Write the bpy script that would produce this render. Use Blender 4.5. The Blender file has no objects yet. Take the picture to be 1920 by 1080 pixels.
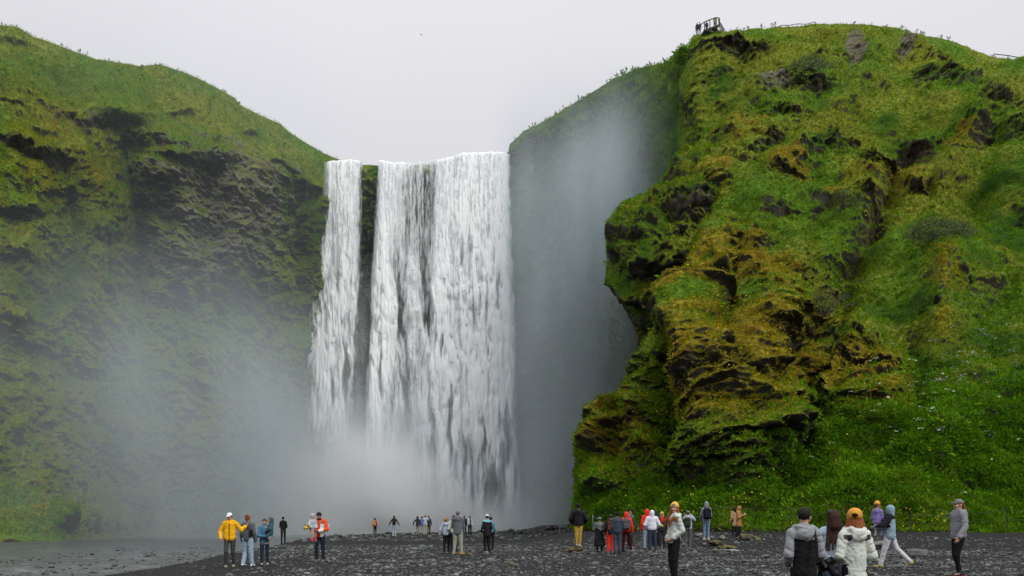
import bpy, math, random
import numpy as np

random.seed(7)
RS = np.random.RandomState(11)
SC = bpy.context.scene
COL = SC.collection
F = 1500.0          # focal length in photo pixels
HZ = 977.0          # horizon row
CAMZ = 1.5


def W(px, py, Y):
    """photo pixel + distance -> world point"""
    return np.stack([(px - 960.0) / F * Y, Y + 0 * px, CAMZ + (HZ - py) / F * Y], -1)


def P3(px, py, Y):
    return ((px - 960.0) / F * Y, Y, CAMZ + (HZ - py) / F * Y)


# ------------------------------------------------------------------ noise
_perm = np.random.RandomState(5).permutation(256).astype(np.int32)
_perm = np.concatenate([_perm, _perm, _perm])
_g = np.random.RandomState(6).normal(size=(256, 3)).astype(np.float32)
_g /= np.linalg.norm(_g, axis=1, keepdims=True)


def perlin(x, y, z):
    x = np.asarray(x, np.float32); y = np.asarray(y, np.float32); z = np.asarray(z, np.float32)
    x, y, z = np.broadcast_arrays(x, y, z)
    xi = np.floor(x).astype(np.int32); yi = np.floor(y).astype(np.int32); zi = np.floor(z).astype(np.int32)
    xf = x - xi; yf = y - yi; zf = z - zi
    xi &= 255; yi &= 255; zi &= 255
    u = xf * xf * xf * (xf * (xf * 6 - 15) + 10)
    v = yf * yf * yf * (yf * (yf * 6 - 15) + 10)
    w = zf * zf * zf * (zf * (zf * 6 - 15) + 10)
    out = np.zeros(x.shape, np.float32)
    for dx in (0, 1):
        wx = u if dx else 1 - u
        for dy in (0, 1):
            wy = v if dy else 1 - v
            for dz in (0, 1):
                wz = w if dz else 1 - w
                h = _perm[_perm[_perm[xi + dx] + yi + dy] + zi + dz]
                g = _g[h]
                out += wx * wy * wz * (g[..., 0] * (xf - dx) + g[..., 1] * (yf - dy) + g[..., 2] * (zf - dz))
    return out * 1.6


def fbm(x, y, z, oct=4, gain=0.5, ridged=False):
    a = 1.0; s = 0; t = 0
    for i in range(oct):
        n = perlin(x * 2 ** i + 17.3 * i, y * 2 ** i + 5.1 * i, z * 2 ** i + 9.7 * i)
        if ridged:
            n = 1 - 2 * np.abs(n)
        s = s + a * n; t += a; a *= gain
    return s / t


def sstep(a, b, x):
    t = np.clip((x - a) / (b - a), 0, 1)
    return t * t * (3 - 2 * t)


def tps(pts, vals, qx, qy, smooth=0.0, scale=300.0):
    """thin plate spline through scattered (px,py)->value"""
    p = np.asarray(pts, float) / scale; v = np.asarray(vals, float); n = len(p)
    def U(r2):
        return 0.5 * r2 * np.log(np.maximum(r2, 1e-12))
    d = ((p[:, None] - p[None]) ** 2).sum(-1)
    A = np.zeros((n + 3, n + 3)); A[:n, :n] = U(d) + smooth * np.eye(n)
    A[:n, n] = 1; A[:n, n + 1:] = p; A[n, :n] = 1; A[n + 1:, :n] = p.T
    c = np.linalg.solve(A, np.concatenate([v, [0, 0, 0]]))
    qx = np.asarray(qx, np.float32) / scale; qy = np.asarray(qy, np.float32) / scale
    out = c[n] + c[n + 1] * qx + c[n + 2] * qy
    for i in range(n):
        out = out + c[i] * U((qx - p[i, 0]) ** 2 + (qy - p[i, 1]) ** 2)
    return out


# ------------------------------------------------------------------ mesh helpers
def mesh_np(name, verts, faces_flat, sizes, mats=(), smooth=True, mat_idx=None, parent=None, attrs=None, link=True):
    me = bpy.data.meshes.new(name)
    verts = np.ascontiguousarray(verts, np.float32).reshape(-1, 3)
    faces_flat = np.ascontiguousarray(faces_flat, np.int32).ravel()
    sizes = np.asarray(sizes, np.int32)
    me.vertices.add(len(verts)); me.vertices.foreach_set('co', verts.ravel())
    me.loops.add(len(faces_flat)); me.loops.foreach_set('vertex_index', faces_flat)
    me.polygons.add(len(sizes))
    st = np.concatenate([[0], np.cumsum(sizes)[:-1]]).astype(np.int32)
    me.polygons.foreach_set('loop_start', st)
    me.polygons.foreach_set('use_smooth', np.full(len(sizes), smooth, bool))
    for m in mats:
        me.materials.append(m)
    if mat_idx is not None:
        me.polygons.foreach_set('material_index', np.asarray(mat_idx, np.int32))
    for k, a in (attrs or {}).items():
        a = np.asarray(a, np.float32)
        if a.ndim == 1:
            at = me.attributes.new(k, 'FLOAT', 'POINT'); at.data.foreach_set('value', a)
        else:
            if a.shape[1] == 3:
                a = np.concatenate([a, np.ones((len(a), 1), np.float32)], 1)
            at = me.attributes.new(k, 'FLOAT_COLOR', 'POINT'); at.data.foreach_set('color', np.ascontiguousarray(a).ravel())
    me.update(calc_edges=True)
    me.validate()
    o = bpy.data.objects.new(name, me)
    if link:
        COL.objects.link(o)
    if parent is not None:
        o.parent = parent
    return o


def grid_faces(nr, nc, flip=False):
    i = np.arange(nr - 1)[:, None] * nc + np.arange(nc - 1)[None]
    q = np.stack([i, i + 1, i + nc + 1, i + nc], -1).reshape(-1, 4)
    if flip:
        q = q[:, ::-1]
    return q


def grid_mesh(name, P, mats, flip=False, attrs=None, smooth=True):
    nr, nc = P.shape[:2]
    q = grid_faces(nr, nc, flip)
    return mesh_np(name, P.reshape(-1, 3), q, np.full(len(q), 4), mats, smooth, attrs=attrs)


def grid_normals(P):
    du = np.gradient(P, axis=1); dv = np.gradient(P, axis=0)
    n = np.cross(du, dv)
    n /= np.maximum(np.linalg.norm(n, axis=-1, keepdims=True), 1e-9)
    # make them face the camera
    s = np.sign((n * (np.array([0, 0, CAMZ]) - P)).sum(-1, keepdims=True).mean())
    return n * s


def tag(o, label=None, cat=None, group=None, kind=None):
    if label: o['label'] = label
    if cat: o['category'] = cat
    if group: o['group'] = group
    if kind: o['kind'] = kind
    return o


# ------------------------------------------------------------------ material helpers
class NT:
    def __init__(self, name):
        self.m = bpy.data.materials.new(name); self.m.use_nodes = True
        self.t = self.m.node_tree; self.t.nodes.clear()
        self.out = self.n('ShaderNodeOutputMaterial')

    def n(self, kind, **kw):
        nd = self.t.nodes.new(kind)
        for k, v in kw.items():
            if k.startswith('i_'):
                key = k[2:]
                key = int(key) if key.isdigit() else key.replace('_', ' ')
                self.set(nd, key, v)
            else:
                setattr(nd, k, v)
        return nd

    def set(self, nd, key, v):
        s = nd.inputs[key]
        if hasattr(v, 'links') or isinstance(v, bpy.types.NodeSocket):
            self.t.links.new(v, s)
        else:
            if isinstance(v, (tuple, list)) and len(v) == 3 and s.type == 'RGBA':
                v = (*v, 1)
            s.default_value = v

    def coord(self):
        return self.n('ShaderNodeTexCoord').outputs['Object']

    def mapping(self, v, scale=(1, 1, 1), loc=(0, 0, 0)):
        nd = self.n('ShaderNodeMapping'); self.set(nd, 'Vector', v)
        nd.inputs['Scale'].default_value = scale; nd.inputs['Location'].default_value = loc
        return nd.outputs[0]

    def noise(self, v, scale, detail=4, rough=0.55, dist=0.0):
        nd = self.n('ShaderNodeTexNoise')
        self.set(nd, 'Vector', v); nd.inputs['Scale'].default_value = scale
        nd.inputs['Detail'].default_value = detail; nd.inputs['Roughness'].default_value = rough
        nd.inputs['Distortion'].default_value = dist
        return nd.outputs['Fac']

    def math(self, op, a, b=0.0, c=None, clamp=False):
        nd = self.n('ShaderNodeMath', operation=op, use_clamp=clamp)
        self.set(nd, 0, a); self.set(nd, 1, b)
        if c is not None: self.set(nd, 2, c)
        return nd.outputs[0]

    def ss(self, x, a, b, to0=0.0, to1=1.0):
        nd = self.n('ShaderNodeMapRange', interpolation_type='SMOOTHSTEP')
        self.set(nd, 'Value', x); nd.inputs['From Min'].default_value = a; nd.inputs['From Max'].default_value = b
        nd.inputs['To Min'].default_value = to0; nd.inputs['To Max'].default_value = to1
        return nd.outputs[0]

    def mix(self, f, a, b, blend='MIX'):
        nd = self.n('ShaderNodeMix', data_type='RGBA', blend_type=blend)
        self.set(nd, 0, f); self.set(nd, 6, a); self.set(nd, 7, b)
        return nd.outputs[2]

    def attr(self, name, out='Fac'):
        return self.n('ShaderNodeAttribute', attribute_name=name).outputs[out]

    def sep(self, c):
        nd = self.n('ShaderNodeSeparateColor'); self.set(nd, 0, c); return nd.outputs

    def scale_col(self, col, f):
        nd = self.n('ShaderNodeVectorMath', operation='SCALE'); self.set(nd, 0, col); self.set(nd, 'Scale', f)
        return nd.outputs[0]

    def bump(self, h, strength=0.5, dist=0.1, normal=None):
        nd = self.n('ShaderNodeBump'); self.set(nd, 'Height', h)
        nd.inputs['Strength'].default_value = strength; nd.inputs['Distance'].default_value = dist
        if normal is not None: self.set(nd, 'Normal', normal)
        return nd.outputs[0]

    def principled(self, col, rough=0.8, normal=None, spec=0.3, **kw):
        nd = self.n('ShaderNodeBsdfPrincipled')
        self.set(nd, 'Base Color', col); self.set(nd, 'Roughness', rough)
        self.set(nd, 'Specular IOR Level', spec)
        if normal is not None: self.set(nd, 'Normal', normal)
        for k, v in kw.items(): self.set(nd, k.replace('_', ' '), v)
        return nd.outputs[0]

    def surf(self, s):
        self.t.links.new(s, self.out.inputs['Surface']); return self.m

    def vol(self, s):
        self.t.links.new(s, self.out.inputs['Volume']); return self.m
# ------------------------------------------------------------------ camera, sky, sun
cam = bpy.data.cameras.new('camera'); cam_o = bpy.data.objects.new('camera', cam); COL.objects.link(cam_o)
cam_o.location = (0, 0, CAMZ); cam_o.rotation_euler = (math.radians(90), 0, 0)
cam.sensor_width = 36.0; cam.lens = F / 1920 * 36.0
cam.shift_x = 0.0; cam.shift_y = (HZ - 540.0) / 1920.0
cam.clip_start = 0.1; cam.clip_end = 5000
SC.camera = cam_o

SUN_EL, SUN_AZ = math.radians(43), math.radians(139)   # high, behind the camera to the right
wd = bpy.data.worlds.new('World'); SC.world = wd; wd.use_nodes = True
t = wd.node_tree; t.nodes.clear()
bg = t.nodes.new('ShaderNodeBackground'); wo = t.nodes.new('ShaderNodeOutputWorld')
t.links.new(bg.outputs[0], wo.inputs[0])
sky = t.nodes.new('ShaderNodeTexSky'); sky.sky_type = 'NISHITA'; sky.sun_disc = False
sky.sun_elevation = SUN_EL; sky.sun_rotation = math.radians(139)
sky.air_density = 1.0; sky.dust_density = 4.0; sky.ozone_density = 1.0
tc = t.nodes.new('ShaderNodeTexCoord'); sp = t.nodes.new('ShaderNodeSeparateXYZ')
t.links.new(tc.outputs['Generated'], sp.inputs[0])
# overcast deck: brighter towards the zenith, faint large cloud mottling
rp = t.nodes.new('ShaderNodeValToRGB')
els = rp.color_ramp.elements
els[0].position = 0.0; els[0].color = (6.5, 6.4, 6.5, 1)
els[1].position = 1.0; els[1].color = (19.5, 19.8, 20.5, 1)
e = els.new(0.38); e.color = (6.55, 6.5, 6.8, 1)
e = els.new(0.55); e.color = (7.4, 7.35, 7.7, 1)
e = els.new(0.75); e.color = (13.5, 13.6, 14.2, 1)
t.links.new(sp.outputs[2], rp.inputs[0])
nz = t.nodes.new('ShaderNodeTexNoise'); nz.inputs['Scale'].default_value = 2.2; nz.inputs['Detail'].default_value = 5
t.links.new(tc.outputs['Generated'], nz.inputs['Vector'])
mr = t.nodes.new('ShaderNodeMapRange'); mr.inputs['From Min'].default_value = 0.3; mr.inputs['From Max'].default_value = 0.7
mr.inputs['To Min'].default_value = 0.965; mr.inputs['To Max'].default_value = 1.03
t.links.new(nz.outputs[0], mr.inputs[0])
sc_ = t.nodes.new('ShaderNodeVectorMath'); sc_.operation = 'SCALE'
t.links.new(rp.outputs[0], sc_.inputs[0]); t.links.new(mr.outputs[0], sc_.inputs['Scale'])
mx = t.nodes.new('ShaderNodeMix'); mx.data_type = 'RGBA'; mx.inputs[0].default_value = 0.95
t.links.new(sky.outputs[0], mx.inputs[6]); t.links.new(sc_.outputs[0], mx.inputs[7])
t.links.new(mx.outputs[2], bg.inputs[0]); bg.inputs[1].default_value = 0.1

sl = bpy.data.lights.new('sun', 'SUN'); sl.energy = 1.5; sl.angle = math.radians(12); sl.color = (1.0, 0.97, 0.92)
so = bpy.data.objects.new('sun', sl); COL.objects.link(so)
# light comes from behind the camera, right of it
dx, dy, dz = 0.66 * math.cos(SUN_EL), -0.75 * math.cos(SUN_EL), math.sin(SUN_EL)
from mathutils import Vector
so.rotation_euler = Vector((dx, dy, dz)).to_track_quat('Z', 'Y').to_euler()

SC.view_settings.view_transform = 'Standard'
try: SC.view_settings.look = 'None'
except Exception: pass
SC.view_settings.exposure = 0.18; SC.view_settings.gamma = 1.0; SC.view_settings.use_curve_mapping = False
SC.render.engine = 'CYCLES'
cy = SC.cycles
cy.use_denoising = True
try: cy.denoiser = 'OPENIMAGEDENOISE'
except Exception: pass
cy.max_bounces = 8; cy.diffuse_bounces = 3; cy.glossy_bounces = 3; cy.transmission_bounces = 4
cy.volume_bounces = 6; cy.transparent_max_bounces = 24
cy.volume_step_rate = 1.0; cy.volume_max_steps = 128
cy.sample_clamp_indirect = 6.0
cy.use_adaptive_sampling = False
cy.caustics_reflective = False; cy.caustics_refractive = False
SC.render.use_persistent_data = False
# ------------------------------------------------------------------ terrain materials
def terrain_material(name, gscale=1.0, wet=0.0):
    N = NT(name); co = N.coord()
    n_big = N.noise(co, 0.09, 5, 0.6)
    n_mid = N.noise(co, 0.55, 6, 0.62)
    n_fin = N.noise(co, 3.2, 6, 0.68)
    n_tin = N.noise(co, 11.0, 4, 0.65)
    st = N.mapping(co, (0.25, 0.25, 1.7))
    n_str = N.noise(st, 1.1, 7, 0.66, 0.6)
    rock, moss, lush, soil = (N.attr(a) for a in ('rock', 'moss', 'lush', 'soil'))
    jit = N.math('ADD', N.math('MULTIPLY', n_fin, 0.7), N.math('MULTIPLY', n_mid, 0.5))      # ~0.6 mean
    jit = N.math('SUBTRACT', jit, 0.6)
    jig = N.math('SUBTRACT', N.math('ADD', N.math('MULTIPLY', n_tin, 0.5), N.math('MULTIPLY', n_fin, 0.7)), 0.6)
    def m(mask, lo=0.35, hi=0.65, k=1.3, j=jit):
        return N.ss(N.math('ADD', mask, N.math('MULTIPLY', j, k)), lo, hi)
    olive = N.mix(N.ss(n_fin, 0.35, 0.66), (0.085, 0.108, 0.008), (0.27, 0.30, 0.022))
    green = N.mix(N.ss(n_fin, 0.33, 0.68), (0.034, 0.092, 0.004), (0.13, 0.255, 0.010))
    grass = N.mix(N.ss(N.math('ADD', n_big, N.math('MULTIPLY', jit, 0.35)), 0.40, 0.60), green, olive)
    lushc = N.mix(N.ss(n_tin, 0.35, 0.65), (0.014, 0.048, 0.004), (0.055, 0.145, 0.011))
    mossc = N.mix(N.ss(n_fin, 0.38, 0.62), (0.115, 0.092, 0.006), (0.30, 0.250, 0.012))
    mossc = N.mix(N.ss(n_mid, 0.52, 0.70, 0, .8), mossc, (0.23, 0.105, 0.010))
    rockc = N.mix(N.ss(n_str, 0.36, 0.66), (0.020, 0.017, 0.013), (0.098, 0.086, 0.066))
    rockc = N.mix(N.ss(n_tin, 0.56, 0.72), rockc, (0.17, 0.16, 0.14))
    rockc = N.mix(N.ss(n_fin, 0.55, 0.66, 0, .75), rockc, (0.050, 0.062, 0.014))
    soilc = N.mix(N.ss(n_fin, 0.35, 0.65), (0.022, 0.014, 0.008), (0.058, 0.036, 0.022))
    pale = N.attr('pale')
    c = N.mix(m(lush), grass, lushc)
    c = N.mix(m(moss), c, mossc)
    c = N.mix(m(pale), c, N.mix(N.ss(n_str, 0.35, 0.65), (0.070, 0.062, 0.042), (0.27, 0.24, 0.18)))
    c = N.mix(m(soil), c, soilc)
    c = N.mix(m(rock, 0.40, 0.62, 1.7, jig), c, rockc)
    # patchy dead stems and litter
    c = N.mix(N.ss(n_tin, 0.62, 0.78, 0, 0.5), c, (0.10, 0.085, 0.03))
    h = N.math('ADD', N.math('MULTIPLY', n_fin, 0.6), N.math('MULTIPLY', n_tin, 0.4))
    nb = N.bump(h, 1.0, 0.5)
    return N.surf(N.principled(c, 0.92, nb, 0.15))


M_HILL = terrain_material('mossy_hillside')


def ledges(P, h, warp, xf, seed):
    """overhanging shelves: proud just above each step, receding upwards"""
    x, y, z = P[..., 0], P[..., 1], P[..., 2]
    ph = z / h + warp * fbm(x * xf + seed, y * xf, z * xf * 0.6, 3)
    f = ph - np.floor(ph)
    prof = (1 - f) * sstep(0.0, 0.16, f)
    return prof


def lumps(P, s, seed, droop=1.0, sx=1.35):
    """rounded cushions with sharp creases"""
    x, y, z = P[..., 0] / (s * sx), P[..., 1] / (s * sx), P[..., 2] / s
    wv = 0.55 * perlin(x * .7 + seed, y * .7, z * .7)
    n = np.abs(perlin(x + wv + seed * 3.1, y + wv, z - wv)) * 1.3
    n2 = np.abs(perlin(x * 2.1 + seed, y * 2.1 + 7, z * 2.1)) * .6
    return n + n2


def features(px, py, feats):
    d = np.zeros(px.shape); rk = np.zeros(px.shape)
    wx = 16 * fbm(px / 34, py / 30, 0.5 + 0 * px, 4); wy = 15 * fbm(px / 30, py / 26, 7.5 + 0 * px, 4)
    for (cx, cy_, rx, ry, rot, amp, rf) in feats:
        c, s = math.cos(math.radians(rot)), math.sin(math.radians(rot))
        dx = px + wx - cx; dy = py + wy - cy_
        u = (dx * c + dy * s) / rx; v = (-dx * s + dy * c) / ry
        ed = np.clip(1 - u * u, 0, 1)
        up = sstep(-1.7, 0.0, v) ** 1.3; dn = sstep(-0.08, 0.62, v)
        prof = np.where(v < -0.08, up, up * ((1 - dn) * 1.12 - 0.12)) * np.where(v > 0.4, 1 - sstep(0.5, 1.3, v), 1)
        d += amp * ed * prof * .72
        rk = np.maximum(rk, rf * sstep(0, 0.35, ed) * sstep(-0.10, 0.10, v) * (1 - sstep(0.55, 1.0, v)))
    return d, rk


def creases(px, py, lst):
    """ridges (+) and gullies (-) along polylines, in metres towards the viewer"""
    wx = 14 * fbm(px / 40, py / 40, 21.5 + 0 * px, 4); wy = 14 * fbm(px / 40, py / 40, 31.5 + 0 * px, 4)
    d = np.zeros(px.shape)
    for (pts, w, a) in lst:
        q = seg_dist(px + wx, py + wy, np.array(pts, float))
        d += a * (np.exp(-(q / w) ** 2) if a < 0 else np.clip(1 - q / (w * 1.6), 0, 1) ** 1.3)
    return d


def seg_dist(X, Y, poly):
    d = np.full(X.shape, 1e9)
    for (a, b) in zip(poly[:-1], poly[1:]):
        ex, ey = b - a; L = ex * ex + ey * ey
        tt = np.clip(((X - a[0]) * ex + (Y - a[1]) * ey) / L, 0, 1)
        d = np.minimum(d, np.hypot(X - a[0] - tt * ex, Y - a[1] - tt * ey))
    return d


def blobs(px, py, lst):
    m = np.zeros(px.shape)
    wx = 34 * fbm(px / 70, py / 60, 2.5 + 0 * px, 4); wy = 34 * fbm(px / 60, py / 60, 11.5 + 0 * px, 4)
    for (cx, cy_, rx, ry, a) in lst:
        k = min(1.0, min(rx, ry) / 45.0)
        r = np.sqrt(((px + wx * k - cx) / rx) ** 2 + ((py + wy * k - cy_) / ry) ** 2)
        m = np.maximum(m, a * (1 - sstep(0.35, 1.25, r)))
    return m


def finish_sheet(name, P, label_kind, masks, mat, flip=False):
    at = {k: v.ravel() for k, v in masks.items()}
    o = grid_mesh(name, P, [mat], flip, at)
    o['kind'] = label_kind
    return o


def add_skirt_left(P, n, dist, spread):
    rows = []
    e = P[:, 0:1, :]
    for i in range(n, 0, -1):
        d = dist * (i / n) ** 1.6
        q = e.copy()
        q[..., 0] = e[..., 0] * (1 + d / e[..., 1]) + spread * d
        q[..., 1] += d
        rows.append(q)
    return np.concatenate(rows + [P], 1)


def add_skirt_top(P, n, dist, drop):
    rows = []
    e = P[0:1]
    for i in range(n, 0, -1):
        d = dist * (i / n) ** 1.6
        q = e.copy(); q[..., 1] += d; q[..., 0] *= (1 + d / e[..., 1]); q[..., 2] -= drop * d
        rows.append(q)
    return np.concatenate(rows + [P], 0)


def pad_mask(m, top=0, left=0):
    return np.pad(m, ((top, 0), (left, 0)), mode='edge')


def cols_axis(a, b, c, n1, n2):
    return np.concatenate([np.linspace(a, b, n1, endpoint=False), np.linspace(b, c, n2)])


# ================================================================== right hillside
top_pts = np.array([(900, 300), (957, 268), (985, 245), (1010, 235), (1060, 205), (1100, 180), (1150, 148), (1200, 130), (1255, 116),
                    (1278, 103), (1286, 84), (1300, 66), (1340, 60), (1380, 57), (1450, 52), (1550, 50), (1640, 52), (1700, 59),
                    (1780, 79), (1860, 102), (1920, 115), (2100, 170), (2350, 260)], float)
xl_pts = np.array([(64, 1298), (84, 1286), (110, 1279), (160, 1266), (250, 1272), (300, 1286), (380, 1312), (430, 1318), (500, 1300),
                   (580, 1255), (655, 1200), (700, 1176), (740, 1152), (765, 1146), (772, 1122), (790, 1112), (820, 1100), (850, 1096), (880, 1086), (950, 1075), (1030, 1070)], float)


def build_hill():
    nr, nc = 760, 720
    t = np.linspace(0, 1, nr) ** 1.0
    s = np.concatenate([np.linspace(0, 0.62, 640, endpoint=False), np.linspace(0.62, 1, 80)])
    pl = 64 + t * (1024 - 64)
    xl = np.interp(pl, xl_pts[:, 0], xl_pts[:, 1])[:, None]
    px = xl + s[None] * (2350 - xl)
    yt = np.interp(px, top_pts[:, 0], top_pts[:, 1])
    py = yt + t[:, None] * (1024 - yt)
    ctl = [(1300, 64, 106), (1340, 58, 107), (1450, 52, 112), (1550, 50, 116), (1700, 60, 118), (1860, 100, 118), (1920, 114, 118), (2350, 260, 122),
           (1300, 120, 100), (1450, 110, 103), (1600, 110, 105), (1800, 140, 102), (1920, 160, 98),
           (1275, 200, 97), (1400, 200, 92), (1600, 200, 92), (1800, 215, 90), (1920, 230, 86),
           (1290, 290, 86), (1400, 300, 81), (1600, 300, 82), (1800, 300, 80), (1920, 300, 78),
           (1318, 430, 70), (1450, 430, 67), (1650, 430, 70), (1800, 430, 68), (1920, 430, 66),
           (1250, 580, 63), (1300, 590, 57.5), (1360, 600, 57), (1450, 600, 57), (1565, 600, 61.5), (1700, 600, 58), (1920, 600, 56),
           (1150, 740, 62), (1225, 740, 57.5), (1300, 730, 52), (1390, 740, 49.5), (1510, 760, 55), (1620, 740, 51.5), (1800, 740, 50), (1920, 740, 49),
           (1090, 880, 58), (1190, 880, 53), (1270, 890, 51), (1375, 860, 46), (1500, 880, 48), (1700, 880, 45), (1920, 880, 44),
           (1072, 1000, 54), (1200, 1000, 47), (1300, 1000, 44.5), (1400, 1000, 43), (1600, 1000, 41.5), (1920, 1000, 39.5), (2350, 1000, 38), (2350, 600, 56)]
    Y = tps([(c[0], c[1]) for c in ctl], [c[2] for c in ctl], px, py, 0.0005)
    dpx = px - xl
    lower = sstep(380, 470, pl)[:, None]
    Y = Y + lower * 6.0 * (1 - np.clip(dpx / 75.0, 0, 1)) ** 2 + (1 - lower) * 12 * (1 - np.clip(dpx / 50.0, 0, 1)) ** 2
    P = W(px, py, Y)
    x, y, z = P[..., 0], P[..., 1], P[..., 2]
    feats = [(1375, 100, 92, 24, 3, 3.6, .9), (1508, 152, 62, 34, 8, 4.0, 1), (1545, 108, 50, 16, -15, 1.6, .9), (1600, 92, 30, 26, -20, 1.6, .7),
             (1690, 95, 26, 22, -30, 1.5, .6), (1765, 150, 76, 32, -6, 5.0, 1), (1755, 108, 66, 14, 5, 1.8, .9), (1878, 192, 56, 36, 5, 4.2, 1),
             (1380, 212, 46, 30, 20, 2.2, .3), (1480, 214, 60, 26, 14, 2.6, .5), (1457, 262, 22, 26, 0, 3.2, .8), (1468, 340, 52, 40, 10, 3.0, .5),
             (1563, 284, 58, 14, -4, 2.0, .9), (1335, 335, 48, 42, 20, 2.6, .35), (1322, 410, 14, 12, 0, 2.6, 1), (1690, 345, 50, 26, 14, 2.6, .6),
             (1640, 330, 50, 22, 14, 2.2, .5), (1805, 236, 44, 24, -18, 2.6, .5), (1808, 285, 46, 30, -20, 3.0, .6), (1602, 384, 44, 18, 8, 2.0, .5),
             (1735, 262, 40, 12, -18, 2.0, .5), (1400, 255, 50, 26, 10, 1.6, .2), (1350, 250, 40, 24, 20, 1.6, .2),
             (1910, 235, 40, 26, 0, 2.4, .8), (1480, 400, 46, 16, 6, 1.2, .3), (1620, 180, 40, 18, -14, 1.2, .3),
             (1625, 690, 92, 46, 4, 2.6, .35), (1560, 740, 30, 70, 0, 2.0, .7), (1640, 760, 60, 30, 0, 1.2, .3),
             (1330, 690, 44, 50, -28, 2.6, .75), (1395, 690, 40, 42, 10, 2.0, .5), (1375, 816, 80, 84, 4, 2.3, 1.0), (1340, 740, 50, 40, -14, 2.4, .6), (1430, 820, 40, 40, 10, 2.0, .7), (1440, 760, 60, 40, 14, 2.2, .4),
             (1480, 600, 36, 20, 0, 1.2, .4), (1430, 640, 44, 22, 10, 1.4, .4), (1260, 545, 30, 30, -40, 1.4, .3), (1240, 690, 40, 30, -30, 1.6, .3),
             (1180, 800, 44, 34, -20, 2.0, .4), (1130, 840, 34, 30, -20, 1.8, .5), (1220, 850, 46, 34, -14, 1.6, .3), (1140, 920, 44, 30, -10, 1.4, .4),
             (1284, 800, 125, 95, 84, 3.2, .85), (1552, 740, 84, 70, 84, 3.4, .85), (1750, 575, 78, 50, 108, 2.2, .6), (1290, 180, 90, 50, 70, 3.0, .5), (1190, 700, 60, 40, 60, 1.6, .3), (1490, 700, 40, 30, 0, 1.2, .2), (1840, 250, 30, 20, 0, 1.6, .6)]
    fd, frk = features(px, py, feats)
    sc = Y / 70.0
    # zones --------------------------------------------------------
    q1 = fbm(x * .16, y * .16, z * .16, 4)
    moss = blobs(px, py, [(1390, 560, 130, 160, .95), (1360, 720, 110, 130, .9), (1440, 690, 90, 110, .8), (1625, 730, 92, 90, .95), (1470, 345, 60, 50, .8),
                          (1400, 240, 70, 40, .55), (1330, 340, 60, 60, .6), (1690, 350, 70, 30, .6), (1810, 270, 60, 50, .6), (1570, 275, 70, 25, .5),
                          (1765, 560, 50, 90, .5), (1180, 800, 90, 130, .5), (1240, 640, 70, 90, .5), (1500, 600, 90, 60, .6), (1600, 370, 90, 40, .5)])
    moss = np.clip(moss * (0.92 + 1.1 * q1 + .8 * fbm(x * .5, y * .5, z * .5, 3)), 0, 1.0)
    lush = blobs(px, py, [(1180, 820, 120, 170, .7), (1240, 950, 170, 90, .9), (1500, 930, 260, 110, .95), (1850, 800, 320, 260, .85), (1780, 480, 180, 110, .55),
                          (1440, 880, 100, 60, .8), (1400, 330, 110, 60, .5), (1700, 250, 120, 50, .5), (1900, 400, 120, 120, .75), (1360, 190, 100, 80, .6),
                          (1250, 500, 60, 100, .5), (1680, 620, 100, 80, .6)]) * (0.75 + 0.8 * fbm(x * .3 + 9, y * .3, z * .3, 3))
    lush = lush * (1 - .85 * np.clip(moss, 0, 1))
    soil = blobs(px, py, [(1725, 285, 44, 42, 1.0), (1640, 430, 30, 60, .7), (1610, 500, 22, 60, .55), (1570, 610, 22, 60, .55), (1560, 660, 20, 40, .5)])
    soil = np.maximum(soil, sstep(985, 1003, py - 12 * (px - 1500) / 400 * 0 + 8 * q1) * 1.0)
    pale = blobs(px, py, [(1440, 168, 44, 22, .95), (1600, 95, 26, 30, .7), (1690, 95, 22, 20, .7), (1605, 125, 24, 24, .6), (1650, 460, 40, 40, .45), (1640, 410, 20, 30, .5)])
    big = fbm(x / 13, y / 13, z / 13, 4) * 2.2
    rid = fbm(x / 4.5, y / 4.5, z / 4.5, 4, .5, True) * 0.55
    am = np.clip(0.36 + 1.1 * fbm(x * .11 + 3, y * .11, z * .11, 3) + .45 * np.clip(moss, 0, 1) - 0.25 * blobs(px, py, [(1850, 780, 330, 300, 1), (1500, 960, 420, 70, 1)]), 0.08, 1.3)
    lm = sstep(.05, .45, fbm(x * .14 + 31, y * .14, z * .14, 3) + .35 * np.clip(moss, 0, 1))
    L1 = ledges(P, 3.1, 1.5, 1 / 3.4, 3.0) * 0.75 * am * lm + lumps(P, 2.6, 3.0) * .95 * am
    L2 = ledges(P, 0.9, 1.5, 1 / 1.3, 11.0) * 0.28 * am * lm + lumps(P, .95, 8.0) * .42 * am
    L2 = L2 + frk * (1.1 * fbm(x * .55, y * .55, z * .8, 5, .62, True) + .5 * perlin(x * 2, y * 2, z * 3))
    fin = fbm(x * 1.3, y * 1.3, z * 1.3, 4) * 0.38
    tin = fbm(x * 4.5, y * 4.5, z * 4.5, 3) * 0.12
    flat = 1 - 0.75 * sstep(960, 1010, py)
    Nn = grid_normals(P)
    L1 = L1 * (1 + .3 * np.clip(moss, 0, 1)); L2 = L2 * (1 + .6 * np.clip(moss, 0, 1))
    disp = (big * 1.5 + 1.3 * fbm(x / 7, y / 7, z / 7 + 9, 3) + rid + (L1 + L2) + fin + tin) * flat
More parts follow.
